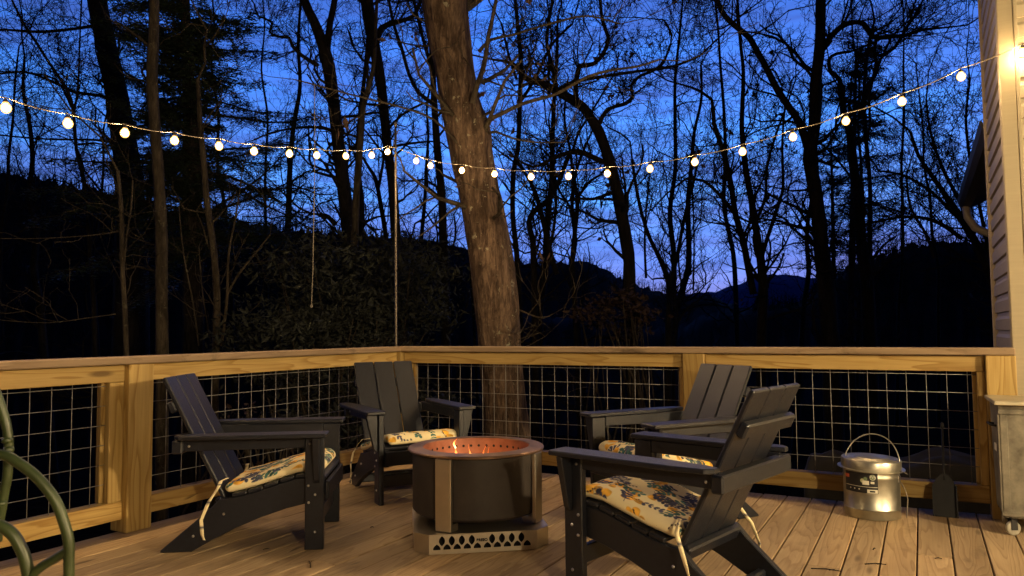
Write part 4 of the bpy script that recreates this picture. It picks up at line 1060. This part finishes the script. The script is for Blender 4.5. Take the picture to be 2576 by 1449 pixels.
tree('bare_tree', 'thin crooked pale trunk rising beside the massive left trunk', 7.8, [(318, 890, 13), (314, 780, 13), (309, 700, 12), (307, 650, 12), (306, 560, 12), (303, 500, 10), (296, 430, 9)],
     [([(312, 660, 7), (318, 600, 5), (330, 520, 5), (334, 455, 4)], 0, 0), ([(298, 582, 4), (230, 592, 3), (100, 600, 2), (0, 600, 2)], 0, -.5), ([(290, 790, 3), (220, 800, 3), (120, 812, 2), (10, 806, 2)], 0, -.5)], M_barkl, M_barkl, 6, .25, None, 1, 10, .2, .7)
tree('bare_tree', 'slender pale trunk right of the hemlock, below the bulbs', 8.8, [(543, 880, 19), (545, 800, 19), (545, 735, 18), (537, 625, 17), (521, 513, 16), (512, 402, 15), (503, 300, 13), (498, 200, 10)],
     [([(556, 870, 9), (566, 800, 8), (572, 735, 8), (575, 640, 6), (590, 560, 5), (600, 500, 4)], -.3, 0), ([(572, 740, 7), (600, 690, 6), (640, 640, 5), (680, 590, 3)], -.3, 0), ([(500, 870, 4), (485, 760, 4), (462, 640, 4), (450, 520, 3)], .1, 0), ([(530, 860, 3), (510, 740, 3), (500, 620, 3)], .1, 0)],
     M_barkl, M_barkl, 7, .25, None, 1, 12, .2, .8, knobs=.05)
# middle group
tree('forked_tree', 'tall dark forked trunk left of the pole, with a crooked limb reaching left', 13, [(885, 760, 42), (882, 660, 38), (878, 583, 37), (862, 450, 33), (850, 350, 31), (838, 250, 30), (826, 165, 32), (808, 100, 28), (788, 50, 24), (765, 0, 22), (740, -100, 20)],
     [([(822, 130, 18), (830, 60, 16), (842, 0, 15), (850, -80, 13)], 0, 0), ([(800, 165, 12), (760, 140, 10), (735, 115, 9), (728, 95, 8), (700, 92, 7), (678, 80, 7), (685, 55, 6), (650, 40, 5), (640, 10, 5)], -.2, -.4),
      ([(845, 565, 14), (825, 545, 11), (815, 540, 8)], -.3, 0), ([(842, 330, 9), (800, 320, 8), (740, 322, 6), (680, 335, 5), (640, 352, 4)], 0, -.4)], seed=8, twigs=.8, lvl=3, tl=1.3)
tree('birch_tree', 'pale speckled birch trunk close beside the dark forked trunk', 11.5, [(880, 870, 22), (882, 760, 21), (889, 650, 20), (893, 583, 19), (896, 500, 18), (905, 375, 17), (913, 270, 15), (924, 230, 13), (938, 180, 11), (944, 100, 9), (948, 0, 8)],
     [([(910, 290, 7), (925, 200, 6), (920, 120, 5)], 0, 0)], M_barkl, M_bark, 9, .35, None, 2, 14, .3, 1.1, knobs=.05)
tree('bare_tree', 'tall dark trunk directly behind the pole, leaning slightly', 14, [(1010, 760, 30), (1002, 660, 27), (995, 583, 25), (987, 458, 24), (975, 375, 23), (967, 291, 24), (955, 187, 26), (938, 100, 30), (925, 20, 32), (915, -100, 30)],
     [([(945, 110, 20), (960, 70, 16), (1000, 55, 13), (1040, 40, 10), (1060, 0, 9)], 0, 0), ([(972, 330, 8), (1010, 290, 7), (1060, 262, 6), (1090, 255, 5)], 0, 0), ([(940, 85, 12), (925, 150, 10), (917, 200, 8), (905, 320, 6)], 0, 0)], seed=10, twigs=.8, lvl=3, tl=1.2)
tree('bare_tree', 'small dark curved trunk between birch and pole', 15, [(985, 740, 14), (975, 640, 13), (968, 575, 12), (955, 500, 11), (945, 450, 10), (930, 425, 8), (912, 395, 6)], [([(950, 480, 9), (962, 420, 7), (968, 350, 6), (965, 250, 5)],), ([(915, 560, 8), (950, 545, 6)],)], seed=31, twigs=1, lvl=3, tl=1.2)
tree('bare_tree', 'straight dark trunk against the left side of the leaning oak', 14, [(1120, 740, 25), (1117, 640, 23), (1114, 583, 21), (1112, 500, 20), (1100, 375, 19), (1092, 250, 16), (1086, 125, 14), (1078, 20, 13), (1070, -80, 12)],
     [([(1090, 260, 12), (1055, 235, 10), (1030, 190, 9), (1010, 120, 9), (990, 60, 8), (978, 0, 7)], 0, 0), ([(1085, 170, 10), (1065, 100, 9), (1050, 40, 8), (1040, 0, 7)], 0, 0)], seed=11, twigs=.8, lvl=3, tl=1.2)
# right of the oak
tree('bare_tree', 'thin upright trunk just right of the leaning oak', 13, [(1306, 760, 17), (1300, 640, 14), (1290, 540, 13), (1292, 430, 13), (1303, 375, 12), (1308, 250, 12), (1310, 150, 12), (1302, 60, 10), (1296, 0, 9)], [([(1306, 260, 9), (1345, 200, 8), (1390, 110, 7), (1440, 60, 6)],), ([(1300, 200, 8), (1280, 140, 7), (1262, 60, 6)],)], seed=12, twigs=1, lvl=3, tl=1.2)
tree('bare_tree', 'thick black trunk bending left in an arc, right of the oak', 10.5, [(1590, 860, 36), (1583, 720, 32), (1583, 661, 31), (1576, 610, 31), (1559, 513, 30), (1545, 450, 29), (1530, 395, 28), (1507, 333, 27), (1485, 295, 25), (1463, 267, 24), (1408, 233, 22), (1358, 208, 18), (1321, 196, 15), (1290, 160, 9), (1240, 150, 6)],
     [([(1450, 262, 16), (1448, 220, 13), (1455, 175, 13), (1465, 165, 13), (1495, 160, 12), (1520, 130, 11), (1530, 95, 10), (1515, 50, 9), (1510, 0, 8)], 0, -.2),
      ([(1508, 310, 13), (1528, 275, 10), (1570, 262, 10), (1592, 245, 9), (1588, 215, 8), (1612, 190, 8), (1660, 170, 7), (1680, 130, 6), (1690, 90, 6), (1670, 50, 5)], 0, .3),
      ([(1402, 230, 12), (1385, 150, 10), (1375, 100, 9), (1390, 0, 8)], 0, 0), ([(1400, 232, 11), (1430, 210, 10), (1500, 195, 9), (1600, 180, 8), (1700, 165, 7), (1760, 140, 6)], 0, -.3),
      ([(1535, 415, 14), (1490, 395, 14), (1450, 380, 13), (1400, 395, 10), (1370, 410, 8), (1340, 420, 6), (1300, 400, 5)], 0, 0)],
     seed=13, twigs=.75, lvl=3, tl=1.1, leafp=.02, knobs=.06)
tree('forked_tree', 'pair of dark stems crossing in a wishbone right of the oak', 12.5, [(1345, 780, 17), (1342, 640, 16), (1340, 600, 15), (1330, 560, 14), (1345, 530, 14), (1372, 510, 14), (1405, 460, 13), (1427, 400, 11), (1440, 380, 10)],
     [([(1402, 690, 15), (1385, 640, 15), (1372, 580, 14), (1360, 530, 13), (1345, 480, 11), (1330, 450, 9), (1310, 420, 7)],), ([(1380, 640, 9), (1395, 560, 8), (1398, 480, 7), (1390, 400, 6), (1380, 300, 5)],)], seed=14, twigs=1, lvl=3, tl=1.2)
tree('bare_tree', 'slim dark trunk between the wishbone stems and the arched trunk', 13, [(1445, 740, 14), (1440, 650, 12), (1450, 550, 11), (1453, 500, 11), (1445, 450, 9), (1460, 400, 7), (1480, 350, 6)], [([(1452, 500, 8), (1480, 460, 7), (1510, 440, 6)],), ([(1448, 540, 7), (1420, 500, 6), (1400, 470, 5)],)], seed=15, twigs=1, lvl=3, tl=1.2)
tree('bare_tree', 'small forked tree rising from the notch in the ridge', 14, [(1682, 800, 18), (1684, 740, 16), (1680, 700, 15), (1655, 640, 11), (1635, 600, 10), (1615, 540, 9), (1600, 470, 8), (1590, 400, 7)], [([(1686, 710, 12), (1705, 640, 10), (1715, 580, 9), (1735, 490, 8), (1750, 440, 6)],), ([(1625, 700, 7), (1622, 600, 6), (1628, 500, 5), (1640, 400, 4)],), ([(1744, 730, 5), (1746, 600, 4), (1742, 480, 4)],)], seed=16, twigs=1.1, lvl=3, tl=1.3)
tree('forked_tree', 'dark tree with two stems swaying apart below the right hand bulbs', 12, [(1915, 860, 27), (1918, 780, 25), (1920, 720, 24), (1912, 640, 20), (1900, 565, 17), (1890, 500, 16), (1878, 440, 15), (1871, 380, 14), (1866, 320, 12), (1868, 255, 11), (1870, 180, 9), (1862, 100, 8), (1855, 0, 7)],
     [([(1895, 740, 18), (1880, 660, 17), (1868, 600, 16), (1850, 540, 15), (1840, 470, 14), (1822, 390, 13), (1796, 310, 11), (1790, 250, 8), (1740, 220, 7)], 0, 0), ([(1915, 650, 12), (1930, 600, 10), (1950, 540, 10), (1962, 500, 9), (1970, 470, 8), (1968, 360, 6), (1975, 260, 5)],), ([(1850, 540, 10), (1810, 490, 9), (1770, 455, 8), (1725, 450, 7)],), ([(1900, 560, 9), (1925, 500, 8), (1930, 420, 7), (1955, 330, 6), (1985, 250, 5)],)],
     seed=17, twigs=.8, lvl=3, tl=1.2, leafp=.02)
tree('forked_tree', 'largest black trunk at right, forking behind the bulbs', 11, [(2088, 860, 44), (2080, 740, 42), (2074, 684, 40), (2066, 627, 36), (2058, 534, 34), (2047, 459, 33), (2036, 402, 32), (2040, 370, 31), (2049, 312, 29), (2052, 208, 27), (2062, 120, 26), (2064, 50, 25), (2065, -60, 24)],
     [([(2034, 380, 20), (2012, 310, 19), (1985, 270, 18), (1955, 225, 17), (1930, 175, 16), (1905, 130, 15), (1885, 95, 15), (1858, 72, 15), (1825, 42, 14), (1808, 10, 12), (1800, -30, 10)], 0, -.3),
      ([(2060, 135, 16), (2085, 98, 15), (2115, 68, 14), (2145, 56, 13), (2172, 60, 13), (2190, 85, 13), (2205, 95, 12), (2240, 92, 11), (2280, 88, 9), (2320, 75, 8), (2370, 70, 6)], 0, .3),
      ([(2205, 95, 9), (2200, 130, 10), (2215, 140, 9), (2250, 120, 8), (2285, 62, 8), (2310, 30, 6)], .3, 0), ([(2190, 95, 9), (2185, 120, 8), (2205, 150, 8), (2195, 200, 8), (2185, 240, 8)], .3, 0),
      ([(2040, 470, 7), (2025, 478, 6), (1990, 480, 5)],)], seed=18, twigs=.8, lvl=3, tl=1.2, knobs=.05)
tree('bare_tree', 'black trunk with a crooked top right of the largest trunk', 12, [(2185, 800, 34), (2180, 700, 32), (2167, 609, 26), (2160, 515, 24), (2150, 440, 23), (2143, 380, 21), (2137, 325, 19), (2125, 300, 17), (2118, 250, 16), (2112, 200, 12), (2090, 180, 10), (2085, 150, 9), (2105, 135, 8), (2140, 130, 7)], [([(2162, 300, 12), (2175, 240, 11), (2195, 200, 10), (2215, 150, 8)],)], seed=19, twigs=.7, lvl=3, tl=1.1)
tree('bare_tree', 'thin straight trunk hugging the crooked topped trunk at right', 12.5, [(2193, 760, 13), (2190, 680, 11), (2188, 600, 11), (2189, 520, 11), (2188, 458, 10), (2178, 340, 10), (2173, 250, 9), (2180, 150, 7), (2200, 50, 6)], [], seed=20, twigs=.8, lvl=3, tl=1.2)
tree('bare_tree', 'wide fan of fine branches beside the house wall', 11, [(2520, 760, 26), (2490, 690, 22), (2470, 640, 20), (2450, 600, 17), (2420, 550, 15), (2385, 500, 13), (2350, 450, 11), (2310, 390, 9), (2290, 330, 7)],
     [([(2445, 590, 13), (2430, 540, 11), (2400, 480, 9), (2370, 420, 8), (2340, 330, 6), (2330, 250, 5)],), ([(2420, 600, 12), (2360, 560, 10), (2300, 545, 8), (2240, 550, 6), (2200, 560, 5)],), ([(2400, 540, 9), (2340, 480, 8), (2270, 440, 7), (2210, 430, 5)],), ([(2490, 680, 10), (2480, 600, 9), (2460, 500, 8), (2440, 400, 7), (2430, 300, 6), (2440, 200, 5)],), ([(2350, 650, 8), (2330, 590, 7), (2290, 520, 6), (2280, 440, 5)],)],
     seed=22, twigs=1.3, lvl=3, tl=1.2)
# anonymous slim trees filling the woods
def fill(n, xs, Ds, seed0, lb, grp):
    r = random.Random(seed0)
    for k in range(n):
        x = xs[0]+(xs[1]-xs[0])*(k+r.random())/n; D = r.uniform(*Ds); wd = r.uniform(.09, .20)*FD/D; ln = r.uniform(-60, 60); p = []
        top = r.uniform(-80, 260)
        for i in range(8):
            t = i/7; p.append((x+ln*t+r.uniform(-9, 9), 760+(top-760)*t, wd*(1-.68*t)))
        tree('bare_tree', lb, D, p, [], seed=seed0*100+k, twigs=1.0, lvl=3, tl=r.uniform(1.3, 1.9), sides=8, minr=.004, group=grp)
fill(6, (-60, 760), (15, 22), 41, 'thin bare tree in the dark woods left of the pole, no marks of its own', 'thin bare trees in the woods, left')
fill(10, (1180, 2480), (15, 24), 43, 'thin bare tree in the dark woods right of the pole, no marks of its own', 'thin bare trees in the woods, right')
fill(3, (640, 1080), (17, 24), 45, 'thin bare tree in the gap behind the rope and pole', 'thin bare trees in the woods, middle')

# conifers
def hemlock(name, label, D, trunk, whorls, seed, reach, dens, yr, hole=None):
    r = np.random.default_rng(seed); P, Rr = limb_pts(trunk, D); root = thing(name, label, 'tree')
    f0 = P[0]; gz = ground_z(f0[0], f0[1]); P = [np.array([f0[0], f0[1], gz-.2])]+P; Rr = [Rr[0]*1.15]+Rr
    tb = TB(); tb.tube(P, Rr, 14); tb.build('trunk', M_bark, root); cb = TB(); leaf = []
    for k in range(whorls):
        y = yr[0]+(yr[1]-yr[0])*(k+r.random())/whorls
        ys = [p[1] for p in trunk]; xs = [p[0] for p in trunk]; xx = np.interp(-y, [-v for v in ys], xs); b0 = np.array(at(xx, y, D))
        az = r.random()*6.283; l = reach*(.45+.6*r.random())*min(1.0, .45+(y-yr[1])/(yr[0]-yr[1])*.9 if y < yr[0] else 1)
        d = unit(np.array([math.cos(az), math.sin(az), .12+.28*r.normal()])); n = 7; Q = [b0]
        for i in range(n): d = unit(d+r.normal(size=3)*.10+np.array([0, 0, -.05 if i < 4 else .05])); Q.append(Q[-1]+d*l/n)
        cb.tube(Q, np.linspace(.022, .005, n+1)*(l/1.6), 4)
        for i in range(1, n+1):
            for s in range(int(5*dens)):
                a = unit(np.cross(d, [0, 0, 1]))*(1 if r.random() < .5 else -1); dd = unit(d*(.5+.6*r.random())+a*(.6+.6*r.random())+np.array([0, 0, -.18+.1*r.normal()])); ll = l*.30*(1.15-i/n*.7)*(.5+.7*r.random())
                q0 = Q[i]+(Q[i-1]-Q[i])*r.random(); q1 = q0+dd*ll; cb.tube([q0, (q0+q1)/2+[0, 0, .01], q1], [.005, .004, .002], 3)
                m_ = int(14*ll/.4)+5; t = r.random(m_)[:, None]; pt = q0+(q1-q0)*t; side = unit(np.cross(dd, [0, 0, 1])); pt = pt+side*r.normal(size=(m_, 1))*.065*(1.2-t)+np.array([0, 0, 1])*r.normal(size=(m_, 1))*.03-np.array([0, 0, .03])*r.random((m_, 1))*2; leaf.append(pt)
    cb.build('branches', M_bark, root); v, f = leafcloud(np.concatenate(leaf), .034, .32, .9, seed); npmesh('needles', v, f, M_hem, root); return root
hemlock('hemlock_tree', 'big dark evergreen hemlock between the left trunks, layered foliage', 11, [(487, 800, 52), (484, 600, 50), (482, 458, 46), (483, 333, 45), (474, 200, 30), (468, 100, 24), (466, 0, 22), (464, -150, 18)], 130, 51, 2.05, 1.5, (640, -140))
hemlock('hemlock_tree', 'smaller dark evergreen behind the right hand forked trunk', 15, [(2140, 860, 18), (2142, 700, 17), (2146, 500, 14), (2150, 300, 10), (2154, 150, 5), (2158, 105, 2)], 64, 52, 1.35, 1.0, (640, 115))
hemlock('hemlock_tree', 'young evergreen low behind the right hand bulbs', 17, [(2100, 860, 12), (2098, 700, 11), (2094, 500, 8), (2090, 330, 3)], 30, 53, .9, .8, (700, 340))

# rhododendrons and shrubs
def shrub(name, label, c, D, rx, ry, n, size, mat, seed, asp=.32, stems=20, deep=1.2):
    """c: survey centre, rx/ry: survey half sizes"""
    r = np.random.default_rng(seed); root = thing(name, label, 'shrub'); u = D/FD; c0 = np.array(at(c[0], c[1], D)); gz = ground_z(c0[0], c0[1])
    X = np.array(AR); F_ = np.array(unit(np.array([AF.x, AF.y, 0]))); Z = np.array([0, 0, 1.0]); pts = []
    nb = max(10, n//60); bl = []
    while len(bl) < nb:
        q = r.uniform(-1, 1, 3)
        if q@q < 1: bl.append(q)
    for q in bl:
        m_ = n//nb; k = r.normal(size=(m_, 3))*np.array([.17, .17, .13]); w_ = q+k; pts.append(c0+w_[:, :1]*X*rx*u+w_[:, 1:2]*F_*deep+w_[:, 2:]*Z*ry*u)
    v, f = leafcloud(np.concatenate(pts), size, asp, .15, seed, .8); npmesh('foliage', v, f, mat, root)
    tb = TB()
    for k in range(stems):
        q = bl[k % nb]; e = c0+q[0]*X*rx*u+q[1]*F_*deep+q[2]*Z*ry*u; b0 = np.array([c0[0]+r.normal()*.3, c0[1]+r.normal()*.3, min(gz, e[2]-.3)]); m_ = (b0+e)/2+r.normal(size=3)*.15; tb.tube([b0, m_, e], [.022, .014, .006], 5)
    tb.build('stems', M_barkl, root); return root
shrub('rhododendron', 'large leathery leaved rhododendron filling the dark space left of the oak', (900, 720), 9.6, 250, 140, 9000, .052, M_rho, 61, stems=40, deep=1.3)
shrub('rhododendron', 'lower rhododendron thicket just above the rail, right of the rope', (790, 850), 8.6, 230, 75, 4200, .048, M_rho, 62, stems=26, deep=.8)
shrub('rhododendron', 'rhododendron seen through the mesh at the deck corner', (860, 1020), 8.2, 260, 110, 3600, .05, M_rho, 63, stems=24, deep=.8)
shrub('oak_sapling', 'young oak with a few brown leaves right of the leaning oak', (1570, 800), 9.2, 120, 75, 1100, .042, M_dead, 64, .5, 22, .7)
shrub('bare_shrub', 'bare twiggy shrub seen through the mesh on the left', (620, 1090), 7.2, 130, 90, 120, .03, M_dead, 65, .5, 40, .6)

# rope hanging from a branch
ro = thing('hanging_rope', 'thin pale rope hanging down in front of the woods left of the pole', 'rope')
mb = MB(); P = []
for k in range(60):
    t = k/59; y = 214+(770-214)*t; x = 791-3*t+1.6*math.sin(t*5)-3*max(0, t-.85)/.15; P.append(at(x, y, 6.75))
mb.tube(P, [.0032+.0012*(k > 30) for k in range(60)], 6); mb.build('cord', M_rope, ro)
mb = MB(); mb.lathe([(.0001, .02), (.010, .012), (.012, 0), (.009, -.014), (.0001, -.02)], 8, P[-1]); mb.build('knot', M_rope, ro)
